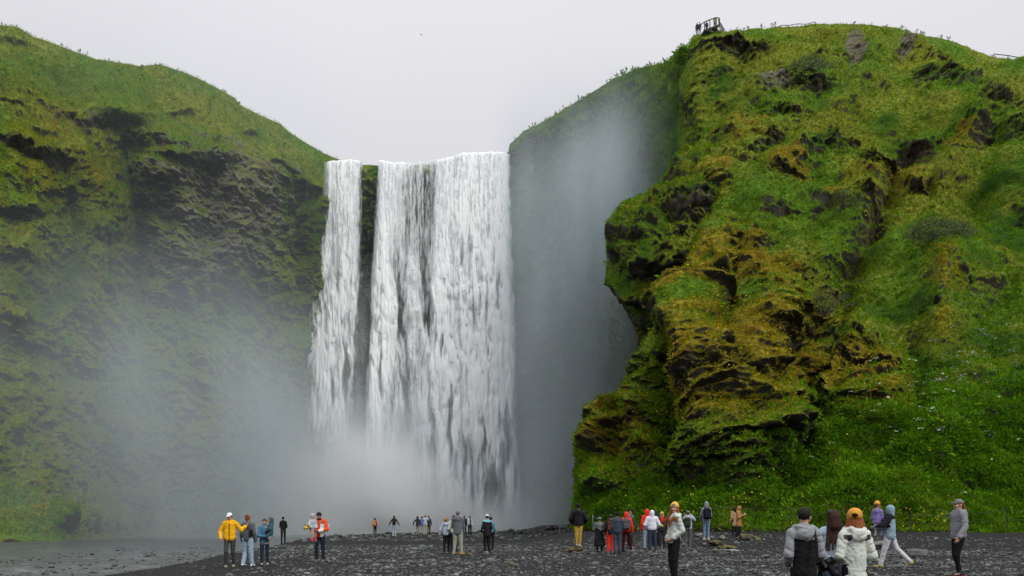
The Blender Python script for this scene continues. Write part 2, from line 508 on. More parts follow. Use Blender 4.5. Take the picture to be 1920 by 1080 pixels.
    cr = creases(px, py, [([(1335, 440), (1310, 540), (1290, 620), (1300, 700)], 36, 2.6), ([(1310, 650), (1380, 680), (1440, 740), (1450, 800)], 40, 2.0), ([(1480, 240), (1400, 285), (1310, 335)], 30, 2.6),
                          ([(1560, 645), (1640, 645), (1700, 700)], 30, 2.2), ([(1800, 470), (1755, 560), (1735, 640)], 44, 2.4), ([(1820, 240), (1790, 300), (1760, 345)], 26, 2.6), ([(1660, 330), (1560, 300), (1490, 300)], 22, 2.0),
                          ([(1710, 350), (1620, 385)], 25, 2.0), ([(1450, 130), (1400, 200), (1370, 240)], 30, 2.4), ([(1640, 100), (1610, 170), (1560, 210)], 30, 2.2), ([(1840, 130), (1760, 190)], 30, 2.0), ([(1440, 330), (1420, 420)], 34, 2.0),
                          ([(1500, 480), (1460, 560), (1430, 640)], 40, 1.8), ([(1840, 640), (1790, 760), (1760, 860)], 60, 1.8), ([(1180, 700), (1150, 800), (1120, 900)], 30, 1.6), ([(1240, 760), (1215, 860)], 26, 1.4),
                          ([(1700, 290), (1640, 420), (1590, 540), (1560, 660), (1520, 760), (1490, 860)], 26, -3.4), ([(1276, 650), (1277, 760), (1268, 910)], 15, -3.6), ([(1560, 170), (1500, 225), (1420, 312), (1350, 300)], 22, -2.2),
                          ([(1735, 600), (1718, 700), (1716, 800)], 24, -1.8), ([(1850, 260), (1830, 380), (1800, 450)], 30, -2.0), ([(1380, 470), (1365, 560), (1350, 640)], 18, -1.5), ([(1545, 400), (1520, 470)], 20, -1.6), ([(1920, 420), (1880, 560), (1850, 640)], 30, -1.8),
                          ([(1200, 700), (1185, 790), (1165, 880)], 16, -1.6), ([(1440, 420), (1470, 520)], 20, -1.2)]) * (1 - .8 * sstep(900, 985, py))
    fdv = cr * 1.2 * sstep(4, 60, py - yt) + fd * 0.8 * (.15 + .85 * sstep(4, 40, py - yt))
    edge_top = sstep(0, 26, py - yt)      # keep the skyline where it is
    disp = disp * (0.25 + 0.75 * edge_top) * (0.12 + 0.88 * np.clip(dpx / 42.0, 0, 1))
    dirn = Nn * 0.85 + np.array([0, -0.25, 0.0])
    P = P + dirn * disp[..., None]
    vd = np.array([0, 0, CAMZ]) - P; vd /= np.linalg.norm(vd, axis=-1, keepdims=True)
    P = P + (vd * .8 + Nn * .25) * fdv[..., None]
    P[..., 2] -= 0.45 * np.clip(L1 + L2 - .35, 0, 2) * edge_top * flat
    N2 = grid_normals(P)
    nz_ = N2[..., 2]
    rock = np.maximum(frk * 0.50 + .5 * fbm(x * .45, y * .45, z * .6 + 4, 3) * (frk > .02), sstep(0.08, -0.4, nz_) * 0.85) + 0.25 * np.clip(q1, -1, 1)
    rock = np.where(nz_ > 0.55, rock * 0.35, rock) * (1 - 0.6 * sstep(900, 960, py))
    info = dict(P=P, N=N2, px=px, py=py, moss=moss, lush=lush, rock=rock, soil=soil, Y=Y)
    masks = dict(rock=rock, moss=moss, lush=lush, soil=soil, pale=pale)
    Q = add_skirt_left(P, 10, 60, 0.35)
    Q = add_skirt_top(Q, 8, 120, 0.10)
    masks = {k: pad_mask(v, 8, 10) for k, v in masks.items()}
    finish_sheet('hillside', Q, 'structure', masks, M_HILL)
    return info


HILL = build_hill()


# ================================================================== the overhanging bluff behind it
def build_nose():
    pts = np.array([(275, 1290), (300, 1272), (330, 1254), (360, 1232), (374, 1222), (377, 1190), (384, 1168), (405, 1150), (450, 1139), (500, 1139), (535, 1144),
                    (548, 1158), (575, 1170), (610, 1190), (655, 1199), (720, 1192), (860, 1180)], float)
    nr, nc = 420, 200
    py1 = np.linspace(275, 860, nr); xl = np.interp(py1, pts[:, 0], pts[:, 1])[:, None]
    s = np.linspace(0, 1, nc)[None]
    px = xl + s * (1420 - xl); py = py1[:, None] + 0 * px
    ctl = [(1290, 280, 88), (1400, 280, 82), (1215, 378, 84), (1150, 405, 85), (1142, 500, 82), (1220, 450, 76), (1320, 430, 74), (1420, 430, 73), (1200, 610, 82),
           (1280, 580, 78), (1400, 600, 75), (1190, 720, 82), (1350, 720, 77), (1180, 860, 82), (1420, 860, 77), (1290, 340, 80), (1260, 500, 74.5)]
    Y = tps([(c[0], c[1]) for c in ctl], [c[2] for c in ctl], px, py, 0.0005)
    dpx = px - xl
    Y = Y + 7 * (1 - np.clip(dpx / 60.0, 0, 1)) ** 2
    P = W(px, py, Y); x, y, z = P[..., 0], P[..., 1], P[..., 2]
    feats = [(1300, 390, 40, 40, -10, 2.2, .6), (1270, 340, 40, 30, -30, 1.6, .4), (1200, 440, 50, 30, -5, 1.6, .3), (1255, 490, 60, 26, -8, 2.0, .4), (1190, 535, 60, 26, 14, 2.6, .6),
             (1280, 545, 50, 30, -14, 2.6, .7), (1230, 590, 40, 26, 10, 1.6, .5), (1166, 470, 30, 36, 0, 1.4, .3), (1250, 405, 30, 26, -20, 1.4, .3)]
    fd, frk = features(px, py, feats)
    q1 = fbm(x * .16, y * .16, z * .16, 4)
    big = fbm(x / 9, y / 9, z / 14, 4) * 2.2
    rid = fbm(x / 3.2, y / 3.2, z / 5.5, 4, .5, True) * 0.9
    L1 = ledges(P, 3.4, 1.8, 1 / 3.2, 5.0) * .5 + lumps(P, 3.2, 5., sx=.9) * 1.1; L2 = lumps(P, 1.1, 2.0, sx=1.) * .5
    fin = fbm(x * 1.1, y * 1.1, z * 1.1, 4) * .4
    disp = (big * .7 + rid * .7 + L1 * .8 + L2 + fin + fd) * (0.12 + 0.88 * np.clip(dpx / 34, 0, 1)) * sstep(-4, 30, py - 275)
    Nn = grid_normals(P)
    P = P + (Nn * .85 + np.array([0, -.25, 0])) * disp[..., None]
    N2 = grid_normals(P)
    rock = np.maximum(frk * .8, sstep(.18, -0.3, N2[..., 2])) + .4 * q1
    lush = 0.45 + 0.7 * q1; moss = 0.28 + .5 * fbm(x * .25, y * .25, z * .25, 3)
    masks = dict(rock=rock, moss=moss, lush=lush, soil=0 * rock, pale=blobs(px, py, [(1300, 400, 26, 20, .5)]))
    info = dict(P=P, N=N2, px=px, py=py, moss=moss, lush=lush, rock=rock, soil=0 * rock, Y=Y)
    Q = add_skirt_left(P, 10, 45, 0.3)
    Q = add_skirt_top(Q, 4, 20, 0.2)
    finish_sheet('bluff', Q, 'structure', {k: pad_mask(v, 4, 10) for k, v in masks.items()}, M_HILL)
    return info


NOSE = build_nose()


# ================================================================== wall behind the falls and the misty recess
def build_back():
    nr, nc = 520, 460
    px1 = np.linspace(520, 1380, nc)
    tp = np.array([(520, 316), (610, 312), (680, 310), (760, 313), (830, 307), (870, 296), (953, 292), (957, 270)] + [tuple(p) for p in top_pts[2:11]] + [(1284, 100), (1300, 90), (1380, 80)], float)
    yt = np.interp(px1, tp[:, 0], tp[:, 1])[None]
    t = np.linspace(0, 1, nr)[:, None]
    px = px1[None] + 0 * t; py = yt + t * (1024 - yt)
    ctl = [(520, 316, 136), (760, 313, 134.5), (950, 290, 134), (520, 700, 135), (760, 700, 134), (940, 700, 133), (760, 1020, 133), (520, 1020, 134), (957, 270, 132.5), (1010, 235, 130),
           (1060, 205, 128), (1100, 180, 125), (1150, 148, 121), (1200, 130, 118), (1255, 116, 114), (1300, 90, 108), (1380, 80, 106), (1000, 320, 130.5), (1000, 900, 129), (1100, 320, 125), (1100, 900, 121),
           (1200, 220, 115), (1200, 320, 115), (1200, 600, 110), (1200, 1000, 108), (1300, 150, 105), (1330, 300, 98), (1380, 600, 94), (1380, 1000, 94)]
    Y = tps([(c[0], c[1]) for c in ctl], [c[2] for c in ctl], px, py, 0.0005)
    P = W(px, py, Y); x, y, z = P[..., 0], P[..., 1], P[..., 2]
    q1 = fbm(x * .12, y * .12, z * .12, 4)
    big = fbm(x / 8, y / 8, z / 22, 4) * 2.2; rid = fbm(x / 3, y / 3, z / 9, 4, .5, True) * .8
    L1 = lumps(P, 4.0, 8.0, sx=.7) * 1.1 + lumps(P, 1.5, 4.0, sx=.8) * .5
    fin = fbm(x * .9, y * .9, z * .7, 4) * .5
    disp = (big + rid + L1 + fin) * (0.18 + .82 * sstep(0, 24, py - yt))
    Nn = grid_normals(P)
    P = P + (Nn * .8 + np.array([0, -.25, 0])) * disp[..., None]
    N2 = grid_normals(P)
    wall = sstep(0.45, 0.05, N2[..., 2])
    rock = 0.62 * wall + .5 * q1 - 0.25 * sstep(1180, 1290, px) - 0.3 * sstep(40, 0, py - yt)
    lush = .45 + .7 * fbm(x * .2 + 4, y * .2, z * .2, 3) + 0 * rock; moss = .05 + .4 * q1
    masks = dict(rock=rock, moss=moss, lush=lush, soil=0 * rock, pale=0 * rock)
    info = dict(P=P, N=N2, px=px, py=py, moss=moss, lush=lush, rock=rock, soil=0 * rock, Y=Y)
    Q = add_skirt_top(P, 8, 120, 0.03)
    finish_sheet('cliff', Q, 'structure', {k: pad_mask(v, 8, 0) for k, v in masks.items()}, M_HILL)
    return info


BACK = build_back()


# ================================================================== left cliff
def build_left():
    nr, nc = 660, 620
    px1 = np.concatenate([np.linspace(-420, 0, 90, endpoint=False), np.linspace(0, 668, nc - 90)])
    tp = np.array([(-420, 20), (-100, 36), (0, 47), (30, 50), (60, 68), (100, 82), (140, 98), (180, 112), (220, 118), (262, 124), (300, 121), (350, 138), (395, 160), (420, 172), (440, 184), (450, 196), (500, 222),
                   (525, 232), (540, 247), (580, 272), (612, 290), (640, 300), (668, 312)], float)
    yt = np.interp(px1, tp[:, 0], tp[:, 1])[None]
    t = np.linspace(0, 1, nr)[:, None]
    px = px1[None] + 0 * t; py = yt + t * (1032 - yt)
    ctl = [(-420, 20, 96), (0, 47, 106), (140, 98, 111), (300, 121, 116), (440, 184, 122), (540, 247, 128), (640, 300, 134), (668, 312, 135.5),
           (-420, 300, 82), (0, 160, 98), (150, 180, 104), (300, 190, 109), (430, 250, 115), (540, 300, 123), (620, 330, 131),
           (0, 260, 91), (120, 270, 97), (230, 270, 105), (330, 290, 105), (420, 300, 111), (520, 330, 119), (590, 360, 130),
           (0, 400, 89), (120, 420, 95), (240, 420, 103), (330, 420, 104.5), (440, 430, 111), (540, 430, 121), (600, 430, 131),
           (0, 600, 87), (150, 600, 95), (320, 600, 106), (440, 600, 113), (560, 600, 127), (640, 600, 134),
           (0, 800, 84), (150, 800, 93), (320, 800, 105), (440, 800, 113), (560, 800, 127), (640, 800, 133), (-420, 800, 74),
           (0, 940, 80.5), (150, 950, 91), (320, 960, 104), (440, 960, 112), (560, 960, 126), (0, 1000, 77), (100, 1004, 82), (-420, 1000, 66), (0, 1030, 74), (200, 1030, 92), (440, 1030, 110), (640, 1030, 131)]
    Y = tps([(c[0], c[1]) for c in ctl], [c[2] for c in ctl], px, py, 0.0006)
    P = W(px, py, Y); x, y, z = P[..., 0], P[..., 1], P[..., 2]
    feats = [(225, 222, 84, 40, 6, 5.5, 1), (140, 228, 44, 28, 20, 3.0, .5), (52, 282, 62, 26, 10, 4.0, .8), (80, 250, 40, 22, 0, 2, .4), (20, 205, 30, 20, 0, 2.4, .5), (30, 78, 60, 14, 10, 2.2, .7), (120, 92, 60, 12, 20, 1.8, .6),
             (330, 305, 60, 20, 10, 2.4, .7), (410, 262, 60, 26, 14, 2.4, .5), (470, 250, 50, 22, 24, 2.4, .5), (540, 310, 50, 28, 20, 3.2, .7), (572, 345, 40, 26, 10, 3.4, .9), (400, 300, 60, 24, 4, 2, .7),
             (300, 350, 40, 30, 0, 1.6, .5), (500, 380, 40, 26, 20, 1.8, .3), (30, 400, 60, 40, 0, 2.4, .6), (100, 360, 50, 30, 0, 2, .4), (20, 480, 50, 40, 0, 2.2, .6), (180, 440, 50, 50, 0, 1.6, .3),
             (330, 210, 40, 14, 0, 1.2, .3), (310, 145, 40, 8, 8, .8, .4)]
    fd, frk = features(px, py, feats)
    q1 = fbm(x * .11, y * .11, z * .11, 4)
    upper = 1 - sstep(150, 260, py - 0.55 * np.clip(px, 0, 640) + 40)
    upper = sstep(0.2, 1.0, 1 - sstep(0, 110 + 0 * px, py - yt - np.interp(px, [0, 150, 330, 450, 560, 640], [40, 80, 70, 60, 20, 6])))
    big = fbm(x / 11, y / 11, z / 14, 4) * 3.0
    rid = fbm(x / 4.2, y / 4.2, z / 7, 4, .5, True) * 1.0
    am = np.clip(.7 + .9 * fbm(x * .1, y * .1, z * .1 + 4, 3), .1, 1.3)
    strat = blobs(px, py, [(400, 400, 180, 150, 1.2), (330, 320, 90, 60, .9), (300, 480, 60, 60, .6), (330, 270, 60, 60, .6), (490, 310, 90, 60, .8)])
    lm = sstep(.0, .5, fbm(x * .09 + 31, y * .09, z * .09, 3)); L1 = ledges(P, 3.6, 1.6, 1 / 4.0, 4.0) * .55 * am * lm + lumps(P, 4.2, 6.0) * 1.2 * am; L2 = (ledges(P, 1.7, 1.5, 1 / 2.6, 1.0) * .32 + ledges(P, .8, 1.6, 1 / 1.6, 5.0) * .18 + .9 * fbm(x * .16, y * .16, z * .35, 4, .55, True) + .2 * fbm(x * .6, y * .6, z * 1.1, 4, .6, True)) * np.clip(strat, 0, 1) + lumps(P, 1.5, 2.0) * .6 * am
    fin = fbm(x * .9, y * .9, z * .9, 4) * .5
    disp = ((big + rid * (1 - .6 * upper) + (L1 + L2) * (1 - .75 * upper) + fin) * (1 - .45 * upper) + fd * .35) * (0.15 + .85 * sstep(0, 30, py - yt))
    disp *= 1 - .7 * sstep(985, 1010, py)
    Nn = grid_normals(P)
    P = P + (Nn * .85 + np.array([0, -.25, 0])) * disp[..., None]
    vd = np.array([0, 0, CAMZ]) - P; vd /= np.linalg.norm(vd, axis=-1, keepdims=True)
    cr = creases(px, py, [([(150, 290), (190, 420), (180, 560)], 44, 3.5), ([(60, 320), (60, 450), (40, 600)], 50, 3.5), ([(245, 300), (268, 430), (250, 560)], 24, -4.5), ([(330, 300), (345, 400), (335, 520)], 46, 3.5), ([(430, 310), (440, 420), (430, 520)], 40, 2.5),
                          ([(520, 380), (545, 480), (540, 600)], 26, -3.5), ([(390, 330), (395, 450)], 18, -2.0), ([(500, 290), (560, 330), (590, 380)], 30, 2.6), ([(110, 320), (120, 430), (105, 560)], 20, -3.0), ([(270, 250), (350, 285), (430, 290)], 24, 2.6),
                          ([(90, 110), (60, 150), (80, 200)], 30, 2.5), ([(200, 140), (260, 180)], 30, 1.6), ([(380, 190), (420, 240)], 30, 1.8), ([(290, 180), (330, 225)], 24, -1.6), ([(130, 140), (120, 190)], 24, -2.0), ([(580, 400), (575, 520)], 20, 2.0)])
    P = P + vd * ((fd * .75 + cr) * sstep(4, 40, py - yt))[..., None]
    N2 = grid_normals(P); nz_ = N2[..., 2]
    rock = np.maximum(frk * .62 + .5 * fbm(x * .4, y * .4, z * .5 + 4, 3) * (frk > .02), sstep(0.08, -.4, nz_) * .85) + .25 * q1
    rock = rock * (1 - .5 * upper)
    pale = strat * (.95 + .9 * q1 + .7 * fbm(x * .4, y * .4, z * .5 + 8, 3)) * sstep(.7, .3, nz_)
    lush = blobs(px, py, [(230, 400, 130, 130, .75), (120, 560, 200, 130, .7), (560, 420, 60, 120, .9), (60, 960, 160, 90, .3), (480, 560, 100, 80, .6)]) * (.75 + .8 * q1)
    moss = blobs(px, py, [(540, 470, 60, 80, .55), (60, 340, 90, 60, .4), (230, 480, 40, 60, .5)]) * (.7 + q1)
    moss = np.maximum(moss, (.30 + .5 * fbm(x * .2, y * .2, z * .2 + 3, 3)) * (1 - upper)) * (1 - .6 * np.clip(pale, 0, 1))
    masks = dict(rock=rock, moss=moss, lush=lush, soil=sstep(1014, 1022, py) * 1.0, pale=pale)
    info = dict(P=P, N=N2, px=px, py=py, moss=moss, lush=lush, rock=rock, soil=masks['soil'], Y=Y, pale=pale)
    Q = add_skirt_top(P, 8, 140, 0.06)
    finish_sheet('mountainside', Q, 'structure', {k: pad_mask(v, 8, 0) for k, v in masks.items()}, M_HILL)
    return info


LEFT = build_left()

# ================================================================== ground, river
bank = np.array([(-14.5, -60), (-14.2, 10), (-13.2, 22), (-13.6, 27), (-14.3, 34), (-15.6, 41), (-17.2, 55), (-19.5, 70), (-19.0, 84), (-14, 96), (-6, 104), (4, 110), (12, 114), (16, 140)], float)
bank_y = np.linspace(-60, 140, 801)


def seg_dist(X, Y, poly):
    d = np.full(X.shape, 1e9)
    for (a, b) in zip(poly[:-1], poly[1:]):
        ex, ey = b - a; L = ex * ex + ey * ey
        tt = np.clip(((X - a[0]) * ex + (Y - a[1]) * ey) / L, 0, 1)
        d = np.minimum(d, np.hypot(X - a[0] - tt * ex, Y - a[1] - tt * ey))
    return d


def side(X, Y):
    """signed distance to the water's edge: positive on the beach"""
    d = seg_dist(X, Y, bank)
    xb = np.interp(Y, bank[:, 1], bank[:, 0])
    return np.where(X > xb, d, -d)


def ground_z(X, Y, rough=True):
    X = np.asarray(X, float); Y = np.asarray(Y, float)
    sd = side(X, Y)
    beach = 0.02 + 0.30 * sstep(-6, 12, X) + 0.10 * sstep(60, 105, Y) - 0.02 * sstep(60, 20, Y)
    # bank rising to the foot of the hill
    foot = np.interp(X, [2, 7, 9, 14, 20, 30, 60], [52, 47, 43, 41, 39.5, 38, 34])
    rise = sstep(-9.0, 1.0, Y - foot) * sstep(0, 5, X)
    beach = beach + 0.62 * rise
    beach = beach - .14 * sstep(16, 10, Y)
    shelf = sstep(-4.0, 2.6, sd)
    z = -1.25 + (beach + 1.25) * shelf
    z = np.where(sd < -4, -1.25, z)
    if rough:
        near = np.exp(-((np.hypot(X, Y - 30)) / 70) ** 2)
        z = z + near * (0.05 * fbm(X * .35, Y * .35, 0 * X, 3) + 0.03 * fbm(X * 1.7, Y * 1.7, 0 * X + 3, 3)) * sstep(-1, 1.5, sd)
        z = z + 0.10 * np.clip(fbm(X * .9 + 4, Y * .9, 0 * X, 3), 0, 1) * sstep(70, 100, Y) * sstep(-1, 2, sd) * (Y < 118)
    return z


def build_ground():
    xs = np.concatenate([-np.geomspace(3000, 45, 30)[:-1], np.arange(-45, -22, .6), np.arange(-22, 36, .16), np.arange(36, 70, .8), np.geomspace(70, 3000, 30)])
    ys = np.concatenate([-np.geomspace(400, 8, 14)[:-1], np.arange(-8, 14, 1.0), np.arange(14, 62, .2), np.arange(62, 140, .7), np.geomspace(140, 3500, 30)])
    X, Yg = np.meshgrid(xs, ys)
    Z = ground_z(X, Yg)
    P = np.stack([X, Yg, Z], -1)
    N = NT('black_gravel'); co = N.coord()
    a = N.noise(co, 1.3, 5, .6); b = N.noise(co, 9.0, 5, .7); c = N.noise(co, 34.0, 3, .6)
    vo = N.n('ShaderNodeTexVoronoi', feature='F1', i_Scale=16.0); N.set(vo, 'Vector', N.mapping(co, (1, .8, 1)))
    cell = N.sep(vo.outputs['Color'])[0]
    stones = N.math('MULTIPLY', N.ss(vo.outputs['Distance'], .42, .22), N.ss(cell, .55, .75))
    base = N.mix(N.ss(b, .35, .66), (0.010, 0.010, 0.0105), (0.030, 0.031, 0.030))
    base = N.mix(N.ss(a, .56, .70, 0, .6), base, (0.020, 0.021, 0.014))
    col = N.mix(N.math('MULTIPLY', stones, N.ss(a, .36, .56)), base, N.mix(cell, (0.035, .037, .037), (.085, .09, .09)))
    h = N.math('ADD', N.math('MULTIPLY', b, .5), N.math('ADD', N.math('MULTIPLY', c, .2), N.math('MULTIPLY', stones, .6)))
    m = N.surf(N.principled(col, .85, N.bump(h, .8, .09), .08))
    o = grid_mesh('ground', P, [m]); o['kind'] = 'structure'


build_ground()


def build_river():
    xs = np.concatenate([np.linspace(-260, -50, 16, endpoint=False), np.linspace(-50, 26, 250)])
    ys = np.concatenate([np.linspace(-80, 15, 12, endpoint=False), np.linspace(15, 136, 420)])
    X, Yg = np.meshgrid(xs, ys)
    Z = -0.5 + 0.035 * fbm(X * .5, Yg * .8, 0 * X, 3) + .02 * fbm(X * 1.9, Yg * 2.4, 0 * X, 2)
    N = NT('river_water'); co = N.coord()
    mp = N.mapping(co, (.6, 1.7, 1))
    a = N.noise(mp, 1.2, 6, .66, .4); b = N.noise(mp, 5.5, 5, .65); big = N.noise(N.mapping(co, (.05, .12, 1)), 1.0, 4, .6)
    sh = N.attr('shallow')
    foam = N.math('MULTIPLY', N.ss(N.math('ADD', a, N.math('MULTIPLY', b, .5)), .80, .98), N.ss(big, .38, .60))
    stone = N.math('MULTIPLY', N.ss(N.math('ADD', b, N.math('MULTIPLY', sh, .25)), .62, .74), sh)
    col = N.mix(N.ss(a, .35, .65), (0.036, 0.042, 0.042), (0.085, 0.094, 0.094))
    col = N.mix(stone, col, (.045, .047, .042))
    col = N.mix(N.math('MULTIPLY', foam, .55), col, (.42, .45, .46))
    h = N.math('ADD', N.math('MULTIPLY', a, .7), N.math('MULTIPLY', b, .35))
    rough = N.math('ADD', .3, N.math('MULTIPLY', sh, .25))
    m = N.surf(N.principled(col, rough, N.bump(h, .55, .16), .5))
    sd = side(X, Yg)
    o = grid_mesh('river', np.stack([X, Yg, Z], -1), [m], attrs=dict(shallow=(sstep(-9, -1.5, sd) * sstep(75, 45, Yg)).ravel())); o['kind'] = 'structure'


build_river()
# ------------------------------------------------------------------ ground cover: grass, leafy herbs and moss tufts
def cover_material():
    N = NT('leafy_ground_cover'); co = N.coord()
    tint = N.attr('tint'); kind = N.attr('kindf')
    n = N.noise(co, .35, 3, .6)
    tt = N.math('ADD', N.math('MULTIPLY', tint, .8), N.math('MULTIPLY', n, .3))
    grass = N.mix(tt, (0.075, 0.118, 0.006), (0.33, 0.385, 0.024))
    leaf = N.mix(tt, (0.028, 0.095, 0.004), (0.145, 0.30, 0.012))
    moss = N.mix(tt, (0.115, 0.098, 0.005), (0.36, 0.305, 0.014))
    c = N.mix(N.ss(kind, .4, .6), grass, leaf)
    c = N.mix(N.ss(kind, 1.4, 1.6), c, moss)
    d = N.n('ShaderNodeBsdfDiffuse'); N.set(d, 0, c)
    tr = N.n('ShaderNodeBsdfTranslucent'); N.set(tr, 0, c)
    mx = N.n('ShaderNodeMixShader', i_0=.25); N.set(mx, 1, d.outputs[0]); N.set(mx, 2, tr.outputs[0])
    return N.surf(mx.outputs[0])


M_COVER = cover_material()


def pick(info, n, w, rs):
    """random surface points on a sheet, weighted by w (per vertex) and true area"""
    P, Nn = info['P'], info['N']
    du = np.linalg.norm(np.gradient(P, axis=1), axis=-1); dv = np.linalg.norm(np.gradient(P, axis=0), axis=-1)
    p = (w * du * dv).ravel(); p = np.clip(p, 0, None); p /= p.sum()
    idx = rs.choice(len(p), n, p=p)
    pos = P.reshape(-1, 3)[idx] + rs.normal(size=(n, 3)) * 0.06
    return idx, pos, Nn.reshape(-1, 3)[idx]


def tufts(pos, nrm, size, kind, tint, rs, blades):
    n = len(pos)
    up = np.array([0, 0, 1.0])
    V = []; Fc = []; T = []; K = []
    base = 0
    for b in range(blades):
        rnd = rs.normal(size=(n, 3)); rnd /= np.linalg.norm(rnd, axis=1, keepdims=True)
        isg = (kind < .5)[:, None]; ism = (kind > 1.5)[:, None]
        d = np.where(isg, nrm * .35 + up * .75 + rnd * .75, np.where(ism, nrm * .8 - up * .25 + rnd * .8, nrm * .6 + up * .35 + rnd * .95))
        d /= np.linalg.norm(d, axis=1, keepdims=True)
        sd = np.cross(d, rs.normal(size=(n, 3))); sd /= np.maximum(np.linalg.norm(sd, axis=1, keepdims=True), 1e-6)
        L = size * rs.uniform(.55, 1.15, n); wd = L * np.where(kind < .5, .11, np.where(kind > 1.5, .34, .38))
        o = pos + rnd * (size * .35)[:, None] * np.where(isg, .5, 1.0)
        a = o; c = o + d * L[:, None]; mid = o + d * (L * .5)[:, None]
        l = mid + sd * (wd * .5)[:, None]; r = mid - sd * (wd * .5)[:, None]
        V.append(np.stack([a, r, c, l], 1).reshape(-1, 3))
        Fc.append((np.arange(n * 4) + base)); base += n * 4
        tn = np.clip(tint + rs.normal(size=n) * .09, 0, 1)
        T.append(np.repeat(tn, 4)); K.append(np.repeat(kind, 4))
    return np.concatenate(V), np.concatenate(Fc), np.concatenate(T), np.concatenate(K)


def cover(name, info, n, wfun, size, rs, kinds, blades=6):
    w = wfun(info)
    idx, pos, nrm = pick(info, n, w, rs)
    moss = info['moss'].ravel()[idx]; lush = info['lush'].ravel()[idx]
    r = rs.uniform(size=n)
    kind = np.where(r < np.clip(moss * .9, 0, .85), 2.0, np.where(rs.uniform(size=n) < np.clip(kinds + lush * .75, 0, .95), 1.0, 0.0))
    sz = size * rs.lognormal(0, .3, n) * np.where(kind > 1.5, .8, 1.0)
    tint = np.clip(rs.normal(.5, .15, n) + .38 * fbm(pos[:, 0] * .35, pos[:, 1] * .35, pos[:, 2] * .35, 3), 0, 1)
    V, Fc, T, K = tufts(pos, nrm, sz, kind, tint, rs, blades)
    return V, Fc, T, K


def join_cover(name, parts):
    off = 0; Vs = []; Fs = []; Ts = []; Ks = []
    for (V, Fc, T, K) in parts:
        Vs.append(V); Fs.append(Fc + off); Ts.append(T); Ks.append(K); off += len(V)
    V = np.concatenate(Vs); Fc = np.concatenate(Fs)
    o = mesh_np(name, V, Fc, np.full(len(Fc) // 4, 4), [M_COVER], False, attrs=dict(tint=np.concatenate(Ts), kindf=np.concatenate(Ks)))
    o['kind'] = 'stuff'
    return o


def w_hill(i):
    inside = (i['px'] < 1960) & (i['py'] < 1004)
    w = inside * (1.0 - .8 * np.clip(i['rock'], 0, 1)) * (1 - .8 * np.clip(i['soil'], 0, 1)) * sstep(-.5, .1, i['N'][..., 2])
    w = w * (1 - .15 * np.clip(i['moss'], 0, 1))
    return w * np.clip(75.0 / i['Y'], .5, 2.0) ** 1.5


rs1 = np.random.RandomState(21)
a_ = cover('c', HILL, 78000, w_hill, .175, rs1, .25)
b_ = cover('c', HILL, 34000, lambda i: w_hill(i) * sstep(640, 900, i['py']) * (np.clip(i['lush'], .1, 1)), .19, rs1, .5, 7)
c_ = cover('c', NOSE, 8000, lambda i: (1 - .85 * np.clip(i['rock'], 0, 1)) * (i['px'] < 1340) * sstep(0, .4, i['N'][..., 2]), .21, rs1, .3)
e_ = cover('c', BACK, 9000, lambda i: (i['px'] > 965) * (i['py'] < 420) * (1 - .7 * np.clip(i['rock'], 0, 1)), .38, rs1, .3)
join_cover('hill_ground_cover', [a_, b_, c_, e_])['label'] = 'green grass, leafy herbs and orange moss covering the right hillside'
f_ = cover('c', LEFT, 54000, lambda i: (i['px'] > -20) * (i['py'] < 1008) * sstep(-.3, .3, i['N'][..., 2]) * (1 - .93 * np.clip(i['pale'] * 1.3, 0, 1)) * (1 - .8 * np.clip(i['rock'], 0, 1)), .27, rs1, .15)
join_cover('mountain_ground_cover', [f_])['label'] = 'grass and moss tufts covering the left mountainside'


# ------------------------------------------------------------------ wildflowers
def flower_mat(name, col, rough=.7):
    N = NT(name); co = N.coord()
    n = N.noise(co, 6.0, 3)
    return N.surf(N.principled(N.mix(n, tuple(c * .75 for c in col), col), rough, None, .2))


M_YEL = flower_mat('yellow_petals', (.80, .50, .012)); M_WHI = flower_mat('cream_petals', (.66, .68, .50)); M_LIL = flower_mat('lilac_petals', (.33, .29, .46))


def diamonds(pos, nrm, size, rs, tilt=.7):
    n = len(pos)
    d = nrm * .5 + np.array([0, -.35, .5]) + rs.normal(size=(n, 3)) * tilt * .5
    d /= np.linalg.norm(d, axis=1, keepdims=True)
    a = np.cross(d, rs.normal(size=(n, 3))); a /= np.linalg.norm(a, axis=1, keepdims=True); b = np.cross(d, a)
    V = []
    for k in range(6):
        an = k * math.pi / 3
        rr = size * rs.uniform(.75, 1.1, n)
        V.append(pos + a * (math.cos(an) * rr)[:, None] + b * (math.sin(an) * rr)[:, None])
    return np.stack(V, 1).reshape(-1, 3)


